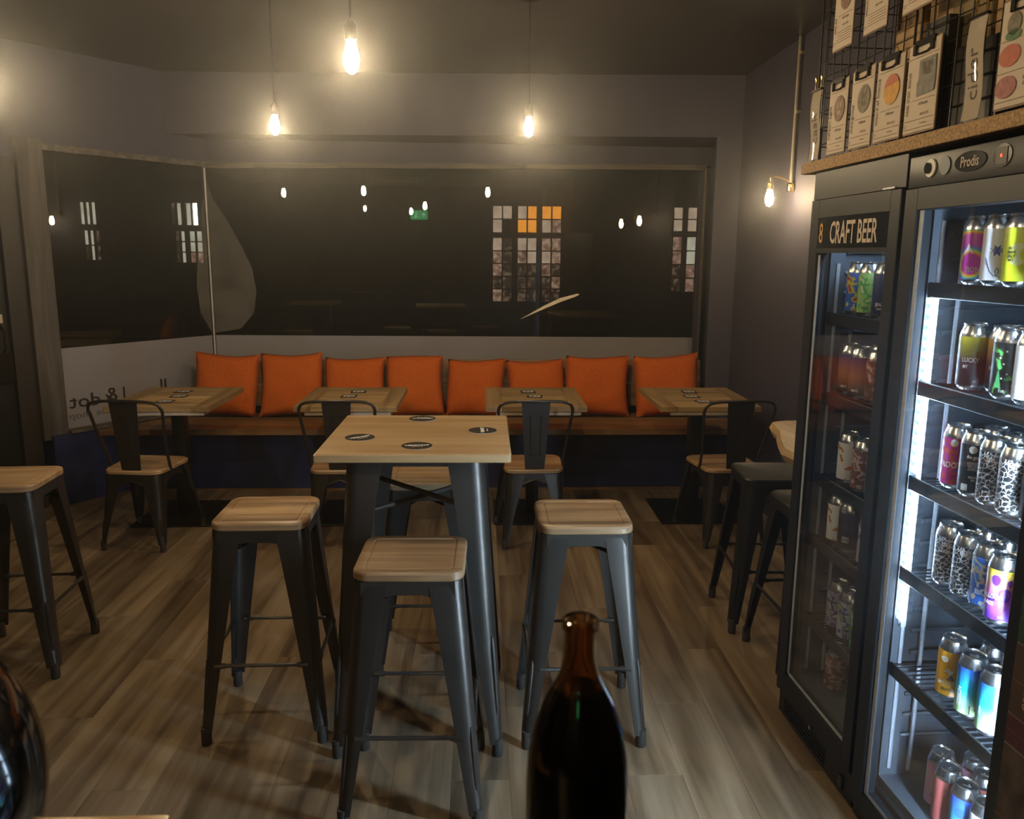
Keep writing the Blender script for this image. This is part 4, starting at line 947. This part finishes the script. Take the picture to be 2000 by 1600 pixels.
rows1 = [
 ('top shelf', 1.405, [(0.115, .10, 'bluecomic', [('E', 0.016, 0.028, 'white', 6)]), (0.190, .10, 'greencomic', [('DANK', 0.009, 0.028, 'letter', 0)]), (0.285, .095, 'indigo', [('SPACE', 0.014, 0.042, 'white', 0), ('HOPPER', 0.007, 0.03, 'white', 0)]), (0.36, .095, 'indigo', [('ICE', 0.014, 0.042, 'white', -4), ('HOP', 0.007, 0.03, 'white', -4)])],
  [(0.15, .172, 'bluecomic'), (0.225, .172, 'greencomic'), (0.32, .168, 'indigo'), (0.395, .17, 'indigo')]),
 ('second shelf', 1.155, [(0.088, .11, 'dusk', [('SMITE', 0.009, 0.028, 'white', -8)]), (0.178, .10, 'dusk', [('SMITE', 0.010, 0.028, 'white', -8)]), (0.278, .10, 'maroon', []), (0.362, .09, 'white', [('SINGING\nFOXY\nROCK', 0.013, 0.08, 'letter', 0)])],
  [(0.13, .182, 'dusk'), (0.22, .172, 'dusk'), (0.32, .172, 'maroon'), (0.395, .165, 'white')]),
 ('third shelf', 0.885, [(0.15, .10, 'whiteorange', []), (0.25, .095, 'brownpale', [('CLIC\nYEEY', 0.011, 0.035, 'letter', 0)]), (0.345, .09, 'greenteal', [])], [(0.2, .172, 'brownpale'), (0.3, .168, 'brownpale')]),
 ('fourth shelf', 0.675, [(0.115, .10, 'whiteorange', []), (0.20, .095, 'black', [('ZERO\nZERO', 0.011, 0.045, 'white', 0)]), (0.325, .095, 'purplewhite', [])], []),
 ('fifth shelf', 0.40, [(0.16, .10, 'purplewhite', []), (0.245, .095, 'bluewhite', [('SLOTH\nFUZZ', 0.009, 0.035, 'letter', 0)]), (0.325, .095, 'greenwhite', [])], [(0.2, .172, 'silver'), (0.29, .17, 'silver')]),
 ('floor', 0.17, [(0.14, .12, 'brownpale', []), (0.33, .10, 'silver', [])], []),
]
for sh, z, fr_row, bk_row in rows1:
    for k, (u, d, kd, wds) in enumerate(fr_row): can('left', sh, 'front', k, u, d, z, kd, wds)
    for k, (u, d, kd) in enumerate(bk_row): can('left', sh, 'second', k, u, d, z, kd)

# ------------------------------------------------------------------ board over the fridges, wire cage, clipboards, boxes
ro = thing('overhead_shelf', 'long chipboard shelf over both fridges with a rough brown edge', 'shelf', FP(0, 0, 1.836), FA)
bm = B(); box2(bm, -0.012, 0.60, 0.10, -1.40, 0.003, 0.036, 0.001); ob('board', bm, 'chip', ro)
bm = B(); box2(bm, -0.006, 0.58, 0.0985, -1.39, 0.0365, 0.0375); ob('top_sheet', bm, 'black', ro)
SZ = 1.875
def wire_panel(label, loc, rz, width, height, cx=0.05):
    root = thing('wire_grid_panel', label, 'grid panel', loc, rz, 'black wire grid panels')
    nv = int(round(width/cx)); nh = int(round(height/cx))
    vm = B(); tube(vm, [(0, 0, 0.002), (0, 0, height)], 0.0018, 5); vm = mesh(vm, 'wire', 60); vm.materials.append(MT['black'])
    hm = B(); tube(hm, [(0, 0.0036, 0), (0, 0.0036-0, 0), (width, 0.0036, 0)][1:], 0.0018, 5); hm = mesh(hm, 'wire', 60); hm.materials.append(MT['black'])
    for k in range(1, nv): ob('wire', vm, None, root, (width*k/nv, 0, 0))
    for k in range(1, nh): ob('wire', hm, None, root, (0, 0, height*k/nh))
    bm = B(); tube(bm, [(0, 0, 0.003), (0, 0, height), (width, 0, height), (width, 0, 0.003), (0, 0, 0.003)], 0.0034, 6); ob('rim', bm, 'black', root)
    return root
# front panels face the room, the side panel runs back towards the wall
wire_panel('black wire grid hung with clipboards, over the farther fridge', FP(-0.09, 0.022, SZ), FA-PI/2, 0.54, 0.70)
wire_panel('black wire grid hung with clipboards, over the nearer fridge', FP(0.478, 0.022, SZ), FA-PI/2, 0.62, 0.70)
wire_panel('black wire grid closing the end of the overhead shelf', FP(-0.092, 0.04, SZ), FA, 0.52, 0.70)
wm_ = {}
def clipboard(label, u, z0, w_, h_, content, tilt=0.0):
    root = thing('clipboard', label, 'clipboard', FP(u, 0.006, z0), FA-PI/2, 'clipboards with drink sheets')
    # local x = along the front (u), local y = away from the camera, z up
    tl = math.radians(-3)
    bm = B(); prism(bm, [(a, b_) for a, b_ in ((0.003, 0.0), (w_-0.003, 0.0), (w_, 0.003), (w_, h_-0.002), (w_-0.003, h_), (0.003, h_), (0, h_-0.002), (0, 0.003))], 0, 0.003)
    me = mesh(bm, 'board', 0)
    for v in me.vertices: v.co = (v.co.x, 0.003 - v.co.z + 0.002, v.co.y)
    ob('backing_board', me, 'board', root)
    bm = B(); n = 8; lps = []
    for k in range(n+1):
        x_ = 0.003 + (w_-0.005)*k/n; b0 = 0.0035*abs(math.sin(PI*k/n))**0.5
        lps.append([(x_, 0.0012-b0*0.3, 0.004), (x_, 0.0012-b0*0.5, h_*0.5), (x_, 0.0012-b0*0.2, h_-0.004), (x_, 0.0018-b0*0.2, h_-0.004), (x_, 0.0018-b0*0.5, h_*0.5), (x_, 0.0018-b0*0.3, 0.004)])
    loops(bm, lps); pp = ob('paper', bm, 'cream', root)
    bm = B()
    box2(bm, w_*0.22, w_*0.82, -0.004, 0.006, h_-0.012, h_+0.004, 0.001)
    for s in (0.22, 0.74): box2(bm, w_*s, w_*(s+0.08), -0.008, -0.001, h_-0.03, h_-0.006, 0.002)
    tube(bm, [(w_*0.28, -0.004, h_-0.026), (w_*0.42, -0.004, h_-0.029), (w_*0.64, -0.004, h_-0.029), (w_*0.76, -0.004, h_-0.022)], 0.0024, 6)
    ob('clip', bm, 'bmetal', root)
    bm = B(); tube(bm, [(w_*0.5, 0.004, h_+0.002), (w_*0.5, 0.005, h_+0.018), (w_*0.5, 0.014, h_+0.024), (w_*0.5, 0.018, h_+0.014)], 0.0015, 5); ob('hook', bm, 'alu', root)
    def tx(body, size, x_, z_, mt, vert=False, sx=1.0, al='CENTER'):
        me = text_mesh(body, size, 0, 0.0002, sx, al)
        for v in me.vertices:
            a, b_, d_ = v.co
            if vert: a, b_ = -b_, a
            v.co = (x_+a, -0.0018-d_, z_+b_)
        ob('lettering', me, mt, pp, smooth=0)
    def lines(lst, mt='inkl'):
        for (xa, xb, z_) in lst:
            bm = B(); box2(bm, xa, xb, -0.0021, -0.0016, z_, z_+0.0009); ob('ruled_line', bm, mt, pp)
    def spot(x_, z_, a, b_, mt):
        bm = B(); extr(bm, [(x_+a*math.cos(2*PI*k/24), -0.0022, z_+b_*math.sin(2*PI*k/24)) for k in range(24)], (0, 0.0006, 0)); return ob('picture', bm, mt, pp)
    content(root, pp, w_, h_, tx, lines, spot)
    return root
MT['pgrey'] = plain('grey_picture', (0.16, 0.14, 0.10), 0.7, var=0.35, scale=90); MT['pmauve'] = plain('mauve_picture', (0.20, 0.12, 0.09), 0.7, var=0.4, scale=90)
MT['pred'] = plain('red_picture', (0.42, 0.12, 0.08), 0.7, var=0.12, scale=80); MT['pgreen'] = plain('green_picture', (0.09, 0.17, 0.08), 0.7, var=0.12)
MT['pplum'] = plain('plum_picture', (0.3, 0.12, 0.11), 0.7, var=0.3, scale=90); MT['ggrey'] = plain('slate_picture', (0.16, 0.155, 0.14), 0.7, var=0.25, scale=80)
def sheet(name, price, abv, miles, pic):
    def f(root, pp, w, h, tx, lines, spot):
        tx(name, 0.021 if len(name) < 14 else 0.0175, 0.017, 0.045, 'ink', True, 1.0, 'LEFT')
        lines([(0.004, w-0.005, h-0.036), (0.035, w-0.006, 0.078), (0.004, w-0.006, 0.032), (0.004, w-0.006, 0.012), (0.028, 0.0286, h*0.5)])
        tx(price, 0.0095, w*0.62, 0.068, 'ink'); tx(abv, 0.009, w*0.68, 0.043, 'inkl'); tx(miles, 0.0075, w*0.66, 0.022, 'inkl'); tx('U', 0.014, 0.014, 0.02, 'inkl')
        tx('Best Bitter', 0.0065, w*0.62, h-0.05, 'inkl')
        pic(w, h, spot, tx, pp)
    return f
def pic_oval(mt):
    def f(w, h, spot, tx, pp):
        spot(w*0.62, h*0.60, w*0.27, h*0.17, mt)
        for dx, dz, a, b_ in ((-0.06, 0.05, 0.05, 0.05), (0.07, 0.05, 0.04, 0.045), (0.0, -0.05, 0.10, 0.03)):
            bm = B(); extr(bm, [(w*(0.62+dx)+w*a*math.cos(2*PI*k/12), -0.0026, h*(0.60+dz)+h*b_*math.sin(2*PI*k/12)) for k in range(12)], (0, 0.0004, 0)); ob('picture_detail', bm, 'inkl' if mt == 'pmauve' else 'ink', pp)
    return f
def pic_two(w, h, spot, tx, pp):
    spot(w*0.62, h*0.60, w*0.28, h*0.18, 'porange')
    bm = B(); extr(bm, [(w*0.62 + w*0.275*math.cos(a), -0.0026, h*0.60 + h*0.178*math.sin(a)) for a in [math.radians(q_) for q_ in range(25, 181, 12)]], (0, 0.0004, 0)); ob('picture', bm, 'pred', pp)
def pic_block(w, h, spot, tx, pp):
    bm = B(); extr(bm, [(w*0.40, -0.0022, h*0.40), (w*0.92, -0.0022, h*0.42), (w*0.94, -0.0022, h*0.55), (w*0.92, -0.0022, h*0.80), (w*0.42, -0.0022, h*0.79), (w*0.42, -0.0022, h*0.58), (w*0.38, -0.0022, h*0.54)], (0, 0.0006, 0)); ob('picture', bm, 'ggrey', pp)
    for body, z_ in (('IRON', 0.72), ('PIER', 0.65)):
        me = text_mesh(body, 0.021, 0.0006, 0.0002, 0.8)
        for v in me.vertices: v.co = (w*0.67+v.co.x, -0.0026-v.co.z, h*z_+v.co.y)
        ob('lettering', me, 'ink', pp, smooth=0)
    me = text_mesh('CAST IRON\nSTOUT', 0.010, 0.0, 0.0002, 0.9)
    for v in me.vertices: v.co = (w*0.66+v.co.x, -0.0026-v.co.z, h*0.52+v.co.y)
    ob('lettering', me, 'cream', pp, smooth=0)
CB = [('nelson light', 0.028, 0.118, 0.212, sheet('nelson light', '£4.20 pint', 'ABV 3.8%', '12 miles', pic_oval('pmauve')), 'clipboard sheet with mauve oval picture, leftmost in the lower row'),
      ('incognito', 0.168, 0.126, 0.215, sheet('incognito', '£4.80 pint', 'ABV 5%', '30 miles', pic_oval('pgrey')), 'clipboard sheet with dark grey oval picture, second in the lower row'),
      ('wizard of finance', 0.307, 0.135, 0.212, sheet('wizard of finance', '£4.20 pint', 'ABV 4.2%', '27 miles', pic_two), 'clipboard sheet with red and orange oval picture in the lower row'),
      ('cast iron stout', 0.458, 0.138, 0.215, sheet('cast iron stout', '£4.50 pint', 'ABV 4.7%', '124 miles', pic_block), 'clipboard sheet with grey block picture in the lower row')]
for nm, u, w_, h_, fn, lab in CB: clipboard(lab, u, SZ+0.006, w_, h_, fn)
def tall(root, pp, w, h, tx, lines, spot):
    spot(w*0.30, h*0.76, w*0.14, h*0.105, 'pgrey'); spot(w*0.30, h*0.66, w*0.16, h*0.05, 'pgreen'); spot(w*0.27, h*0.48, w*0.22, h*0.10, 'pred'); spot(w*0.25, h*0.20, w*0.22, h*0.10, 'pplum')
    lines([(0.004, w-0.004, h*0.33), (0.004, w-0.004, h*0.62), (0.004, w-0.004, h*0.07)])
    for z_ in (0.5, 0.22): tx('farm cider\n£4.50 pint', 0.011, w*0.74, h*z_, 'ink')
clipboard('clipboard sheet with green, red and plum pictures at the right edge', 0.81, SZ+0.008, 0.150, 0.218, tall)
def upper(title):
    def f(root, pp, w, h, tx, lines, spot):
        tx(title, 0.0145, 0.016, 0.05, 'ink', True, 1.0, 'LEFT'); tx('£4.75 pint', 0.0095, w*0.62, 0.085, 'ink'); tx('ABV 4.6%', 0.009, w*0.64, 0.066, 'inkl')
        lines([(0.03, w-0.006, 0.050), (0.03, w-0.006, 0.043), (0.03, w-0.006, 0.036), (0.03, w-0.006, 0.029), (0.03, w-0.008, 0.022), (0.035, w-0.01, 0.094)]); tx('U', 0.014, 0.014, 0.02, 'inkl')
        spot(w*0.6, h*0.65, w*0.26, h*0.16, 'pmauve')
    return f
for (u, w_, tt, lab) in ((0.020, 0.122, 'pale ale', 'clipboard sheet cut off by the top edge, leftmost in the upper row'), (0.205, 0.127, 'session ipa', 'clipboard sheet cut off by the top edge, second in the upper row'), (0.405, 0.135, 'best bitter', 'clipboard sheet cut off by the top edge, third in the upper row')):
    clipboard(lab, u, 2.178, w_, 0.215, upper(tt))
def strip(label, u, word, z0, w_, h_):
    root = thing('hanging_sign', label, 'sign', FP(u, 0.0, z0), FA-PI/2, 'narrow hanging signs')
    bm = B(); n = 10; lps = []
    for k in range(n+1):
        z_ = h_*k/n; b0 = 0.004*math.sin(PI*2*k/n); lps.append([(0.0, b0, z_), (w_, b0, z_), (w_, b0+0.0012, z_), (0.0, b0+0.0012, z_)])
    loops(bm, lps); pp = ob('card', bm, 'cream', root)
    me = text_mesh(word, 0.052, 0.0, 0.0002, 1.05)
    for v in me.vertices:
        a, b_, d_ = v.co; zz = h_*0.45+a; v.co = (w_*0.46-b_, 0.004*math.sin(PI*2*zz/h_)-0.0006-d_, zz)
    ob('lettering', me, 'ink', pp, smooth=0)
    bm = B(); lps = []
    for k in range(n+1):
        z_ = h_*k/n; b0 = 0.004*math.sin(PI*2*k/n)-0.0065; lps.append([(-0.003, b0+0.004, z_), (w_*0.5, b0, z_), (w_+0.004, b0+0.005, z_), (w_+0.004, b0+0.0055, z_), (w_*0.5, b0+0.0006, z_), (-0.003, b0+0.0045, z_)])
    loops(bm, lps); ob('plastic_pocket', bm, 'plastic', root)
    bm = B(); box2(bm, -0.002, w_+0.003, -0.006, 0.006, h_, h_+0.006, 0.001); ob('header_bar', bm, 'bmetal', root)
    for xx in (w_*0.3, w_*0.9):
        bm = B(); tube(bm, [(xx, 0, h_+0.005), (xx, 0, h_+0.028), (xx-0.004, 0, h_+0.036), (xx, 0, h_+0.044), (xx+0.004, 0, h_+0.036), (xx, 0.0, h_+0.028)], 0.0028, 6); ob('hanging_clip', bm, 'gold', root)
strip('narrow hanging sign reading cask at the end of the overhead shelf', -0.078, 'cask', SZ+0.004, 0.064, 0.205)
strip('narrow hanging sign reading cider in a shiny pocket', 0.712, 'cider', SZ+0.004, 0.060, 0.210)
def carton(name, label, u0, u1, d0, d1, z0, z1, mt, cat='box', group=None, tape=True):
    root = thing(name, label, cat, FP(u0, d0, z0), FA-PI/2, group); w = u1-u0; dd = d1-d0; h = z1-z0
    bm = B(); box2(bm, 0, w, 0, dd, 0.0005, h, 0.002); ob('carton', bm, mt, root)
    if tape:
        bm = B(); box2(bm, w*0.46, w*0.54, -0.0006, -0.0001, h*0.75, h); ob('tape', bm, 'under', root)
        bm = B(); box2(bm, 0.004, w-0.004, -0.0007, -0.0002, h*0.48, h*0.485); ob('fold_line', bm, 'dcard', root)
    return root
GB = 'cartons stored on the overhead shelf'
carton('cardboard_box', 'brown cardboard box behind the wire grid, leftmost of the cartons', 0.258, 0.385, 0.075, 0.36, SZ, 2.45, 'card', group=GB)
carton('cardboard_box', 'brown cardboard box behind the wire grid, second of the cartons', 0.39, 0.50, 0.09, 0.36, SZ, 2.42, 'card', group=GB)
carton('cardboard_box', 'olive brown cardboard box behind the wire grid, third of the cartons', 0.505, 0.66, 0.08, 0.36, SZ, 2.44, 'dcard', group=GB)
carton('cardboard_box', 'brown cardboard box behind the cider sign on the overhead shelf', 0.67, 0.98, 0.085, 0.36, SZ, 2.45, 'card', group=GB)
carton('black_box', 'flat black box standing behind the wire grid left of the cider sign', 0.585, 0.78, 0.032, 0.065, SZ, 2.055, 'bmetal', tape=False)
carton('dark_panel', 'small dark panel behind the wire grid above the grey picture sheet', 0.47, 0.57, 0.035, 0.06, SZ, 2.145, 'black', tape=False)
# stack of cases on the floor just past the near fridge
MT['cgreen'] = plain('green_case', (0.015, 0.035, 0.018), 0.6); MT['cbrown'] = plain('brown_case', (0.05, 0.028, 0.018), 0.6); MT['cplum'] = plain('plum_case', (0.055, 0.012, 0.02), 0.6); MT['cpic'] = plain('printed_case', (0.06, 0.04, 0.03), 0.6, var=0.6, scale=25)
GC = 'drink cases stacked on the floor'
for nm, z0, z1, mt, lab in (('drink_case', 0.0, 0.32, 'cbrown', 'brown drink case at the bottom of the stack right of the fridges'), ('drink_case', 0.32, 0.625, 'cpic', 'drink case with mottled picture print in the stack right of the fridges'),
                          ('drink_case', 0.625, 0.69, 'cplum', 'flat plum coloured drink case in the stack right of the fridges'), ('drink_case', 0.69, 0.84, 'cbrown', 'brown drink case with pale lettering in the stack right of the fridges'), ('drink_case', 0.84, 0.95, 'cgreen', 'dark green drink case on top of the stack right of the fridges')):
    o = carton(nm, lab, 1.130, 1.50, -0.035, 0.42, z0, z1, mt, 'box', GC)
    if 'lettering' in lab:
        me = text_mesh('COLLISION', 0.03, 0.0005, 0.0002, 0.9)
        for v in me.vertices: a, b_, d_ = v.co; v.co = (0.05-b_, -0.0006-d_, 0.075+a*0.75)
        ob('lettering', me, 'inkl', o, smooth=0)

# ------------------------------------------------------------------ bar counter in the foreground with bottle and jar
ro = thing('bar_counter', 'bar counter just below the bottom edge of the photo', 'counter', (-0.6, 0.36, 0))
bm = B(); box2(bm, -1.6, 1.3, -0.30, 0.325, 1.005, 1.04, 0.006, 2); ob('worktop', bm, 'black', ro)
bm = B(); box2(bm, -1.55, 1.25, -0.2, 0.27, 0.002, 1.004); ob('front_panel', bm, 'blue', ro)
o = ob('wooden_board', B() if False else (lambda b_: (box2(b_, -0.06, 0.06, -0.15, 0.15, 0, 0.0195, 0.004, 2), b_)[1])(B()), 'table', None, (-0.352, 0.5495, 1.0405)); tag(o, 'pale wooden board on the counter at the bottom edge of the photo', 'board')
bx, by = 0, 0
def at_depth(px, py, d): return Vector((0, 0, H)) + d*(F + Rv*((px-1000)/1600) - Uv*((py-800)/1600))
bc = at_depth(1127, 1500, 0.64)
bt = thing('beer_bottle', 'out of focus brown glass bottle standing nearest the camera', 'bottle', (bc.x, bc.y, 1.0405))
BO = [(0.034, 0.0), (0.0385, 0.004), (0.0395, 0.012), (0.0398, 0.09), (0.0398, 0.135), (0.0385, 0.158), (0.034, 0.182), (0.0265, 0.203), (0.0185, 0.218), (0.0145, 0.228), (0.0128, 0.240), (0.0122, 0.255), (0.0122, 0.262), (0.0138, 0.263), (0.0138, 0.270), (0.0125, 0.271)]
bm = B(); lathe(bm, BO + [(0.0095, 0.270), (0.0095, 0.240), (0.0155, 0.218), (0.0235, 0.203), (0.031, 0.182), (0.0362, 0.155), (0.0372, 0.135), (0.0372, 0.012), (0.03, 0.006)], 40); ob('bottle_glass', bm, 'bglass', bt)
bm = B(); lathe(bm, [(0.033, 0.007), (0.0384, 0.0125), (0.0384, 0.135), (0.0372, 0.156), (0.0322, 0.182), (0.0252, 0.202), (0.0195, 0.2145)], 36); ob('dark_contents', bm, 'liquid', bt)
jc = at_depth(-362, 1600, 0.60)
jr = thing('round_jar', 'glossy black round jar cut off at the lower left corner', 'jar', (jc.x, jc.y, 1.0405))
rj = 0.150; zc = jc.z-1.0405
prof = [(0.07, 0.0), (0.085, 0.004)] + [(rj*math.cos(a), zc+rj*1.0*math.sin(a)) for a in [math.radians(q_) for q_ in range(-52, 70, 6)]]
bm = B(); lathe(bm, prof, 48); ob('jar_body', bm, 'jar', jr)
zt_ = prof[-1][1]; rt_ = prof[-1][0]
bm = B(); lathe(bm, [(rt_-0.004, zt_-0.004), (rt_+0.004, zt_+0.002), (rt_+0.004, zt_+0.012), (0.02, zt_+0.022), (0.012, zt_+0.03), (0.016, zt_+0.045), (0.006, zt_+0.05)], 32); ob('lid', bm, 'jar', jr)

# ------------------------------------------------------------------ rear of the room, seen only as reflections
ex = thing('exit_sign', 'green lit exit sign with arrow and running figure, reflected in the window', 'sign', (-0.42, -2.55, 2.26))
bm = B(); box2(bm, -0.15, 0.15, -0.02, 0.02, -0.08, 0.08, 0.004); ob('case', bm, 'exit', ex)
bm = B(); extr(bm, [(x_, 0.0206, z_) for x_, z_ in ((0.085, -0.05), (0.065, -0.05), (0.065, 0.0), (0.045, -0.01), (0.045, 0.012), (0.075, 0.045), (0.105, 0.012), (0.105, -0.01), (0.085, 0.0))], (0, 0.002, 0)); ob('arrow', bm, 'exitw', ex)
bm = B(); lathe(bm, [(0.012, 0), (0.012, 0.003)], 10)
me = mesh(bm, 'figure', 0)
for v in me.vertices: v.co = (-0.055+v.co.x, 0.0206+v.co.z, 0.042+v.co.y)
fg = ob('figure_head', me, 'exitw', ex)
bm = B()
for a in ([(-0.05, 0.026), (-0.075, 0.022), (-0.07, -0.012), (-0.05, -0.012)], [(-0.05, -0.012), (-0.07, -0.012), (-0.095, -0.05), (-0.078, -0.055)], [(-0.055, -0.012), (-0.04, -0.03), (-0.02, -0.03), (-0.02, -0.044), (-0.05, -0.044), (-0.068, -0.016)], [(-0.052, 0.026), (-0.03, 0.006), (-0.022, 0.014), (-0.05, 0.034)]):
    extr(bm, [(x_, 0.0206, z_) for x_, z_ in a], (0, 0.002, 0))
ob('running_figure', bm, 'exitw', ex)
ac = thing('ceiling_vent', 'square ceiling air unit, reflected at the top of the window', 'vent', (-0.75, -1.45, CEIL-0.0005))
bm = B(); box2(bm, -0.42, 0.42, -0.42, 0.42, -0.03, -0.0, 0.008); ob('casing', bm, 'under', ac)
for k in range(4):
    bm = B(); box2(bm, -0.30, 0.30, 0.33, 0.39, -0.034, -0.0305); ob('louvre', bm, 'black', ac, rot=(0, 0, k*PI/2))

# ------------------------------------------------------------------ the street outside and the lit building across it
g = B(); box2(g, -25, 20, 6.6, 16.9, -0.3, -0.1); struct('street', g, 'asphalt')
bd = thing('street_building', 'dark building across the street with lit latticed windows', 'building', (0, 17, -0.1))
g = B(); box2(g, -22, 16, 0.16, 0.6, 0, 7.5); ob('facade_wall', g, 'brick', bd)
g = B(); box2(g, -22, 16, -0.05, 0.16, 0, 0.45); ob('plinth', g, 'brick', bd)
def litmat(name, cols, s, sc=5):
    m, t, b_ = nt(name); b_.inputs['Base Color'].default_value = (0, 0, 0, 1)
    mp = coords(t, (sc,)*3, 30); nz = N(t, 'ShaderNodeTexNoise'); nz.inputs['Scale'].default_value = 1; nz.inputs['Detail'].default_value = 3; t.links.new(mp.outputs[0], nz.inputs['Vector'])
    rp = ramp(t, [(0.32, cols[0]), (0.5, cols[1]), (0.64, cols[2])]); t.links.new(nz.outputs['Fac'], rp.inputs[0]); t.links.new(rp.outputs[0], b_.inputs['Emission Color']); b_.inputs['Emission Strength'].default_value = s
    return m
MT['lo'] = litmat('lit_orange_room', ((0.9, 0.30, 0.03), (1.0, 0.36, 0.04), (0.95, 0.33, 0.03)), 0.85)
MT['lp'] = litmat('lit_pale_room', ((0.36, 0.25, 0.19), (0.48, 0.34, 0.25), (0.55, 0.40, 0.30)), 0.75)
MT['lm'] = litmat('lit_room_with_clutter', ((0.10, 0.05, 0.03), (0.32, 0.17, 0.12), (0.55, 0.38, 0.28)), 0.6, 9)
MT['ld'] = litmat('dim_room', ((0.015, 0.01, 0.008), (0.05, 0.03, 0.02), (0.25, 0.16, 0.11)), 0.45, 10)
MT['lw'] = litmat('lit_white_room', ((0.45, 0.42, 0.33), (0.6, 0.55, 0.42), (0.65, 0.6, 0.5)), 0.7)
MT['lbright'] = emit('bright_lamp_pane', (1.0, 0.9, 0.7), 6.0)
def lit_window(x0, x1, za, zb, cols, rows, mats, name='window'):
    za += 0.1; zb += 0.1
    fr_ = B(); strip = 0.025
    box2(fr_, x0-0.04, x0, 0.02, 0.17, za-0.04, zb+0.04); box2(fr_, x1, x1+0.04, 0.02, 0.17, za-0.04, zb+0.04); box2(fr_, x0, x1, 0.02, 0.17, zb, zb+0.04); box2(fr_, x0, x1, 0.02, 0.17, za-0.04, za)
    for k in range(1, cols): xx = x0+(x1-x0)*k/cols; box2(fr_, xx-0.014, xx+0.014, 0.03, 0.10, za, zb)
    for k in range(1, rows): zz = za+(zb-za)*k/rows; box2(fr_, x0, x1, 0.031, 0.099, zz-0.012, zz+0.012)
    w = ob(name, fr_, 'brick', bd)
    for j in range(rows):
        for i in range(cols):
            pbm = B(); box2(pbm, x0+(x1-x0)*i/cols+0.001, x0+(x1-x0)*(i+1)/cols-0.001, 0.105, 0.125, za+(zb-za)*j/rows+0.001, za+(zb-za)*(j+1)/rows-0.001)
            ob('pane', pbm, mats[(rows-1-j)*cols+i] if mats else 'lw', w)
lit_window(0.245, 0.625, 2.03, 2.55, 2, 2, ['lp', 'lp', 'lp', 'brick'])
lit_window(0.75, 1.13, 2.03, 2.55, 2, 2, ['lp', 'lo', 'lo', 'lo'])
lit_window(1.245, 1.63, 2.03, 2.55, 2, 2, ['lo', 'lo', 'lp', 'lm'])
lit_window(0.245, 0.625, 0.63, 1.915, 2, 5, ['lp', 'ld', 'lm', 'ld', 'lm', 'ld', 'ld', 'ld', 'lm', 'ld'])
lit_window(0.75, 1.13, 0.63, 1.915, 2, 5, ['lp', 'lp', 'lm', 'lp', 'ld', 'ld', 'ld', 'ld', 'ld', 'ld'])
lit_window(1.245, 1.63, 0.63, 1.915, 2, 5, ['lm', 'lm', 'lp', 'lm', 'lm', 'ld', 'ld', 'lm', 'ld', 'ld'])
lit_window(-7.98, -7.66, 2.12, 2.55, 3, 1, None); lit_window(-7.94, -7.62, 1.42, 2.0, 3, 2, ['lw', 'lw', 'ld', 'ld', 'lw', 'ld'])
lit_window(-6.20, -5.98, 2.12, 2.55, 2, 1, ['ld', 'lw']); lit_window(-5.90, -5.66, 2.12, 2.55, 2, 1, ['lw', 'lbright'])
lit_window(-6.14, -5.94, 1.38, 2.0, 2, 3, ['ld', 'lw', 'ld', 'lw', 'ld', 'lw']); lit_window(-5.86, -5.60, 1.38, 2.0, 2, 3, ['lw', 'lw', 'lw', 'lw', 'lm', 'lm'])
lit_window(3.94, 4.13, 2.08, 2.55, 1, 2, ['lp', 'lp']); lit_window(4.23, 4.48, 2.08, 2.55, 1, 2, ['lp', 'lp'])
lit_window(3.94, 4.13, 0.85, 1.96, 1, 4, ['lm', 'lm', 'ld', 'ld']); lit_window(4.23, 4.48, 0.85, 1.96, 1, 4, ['lw', 'lw', 'lm', 'lm'])
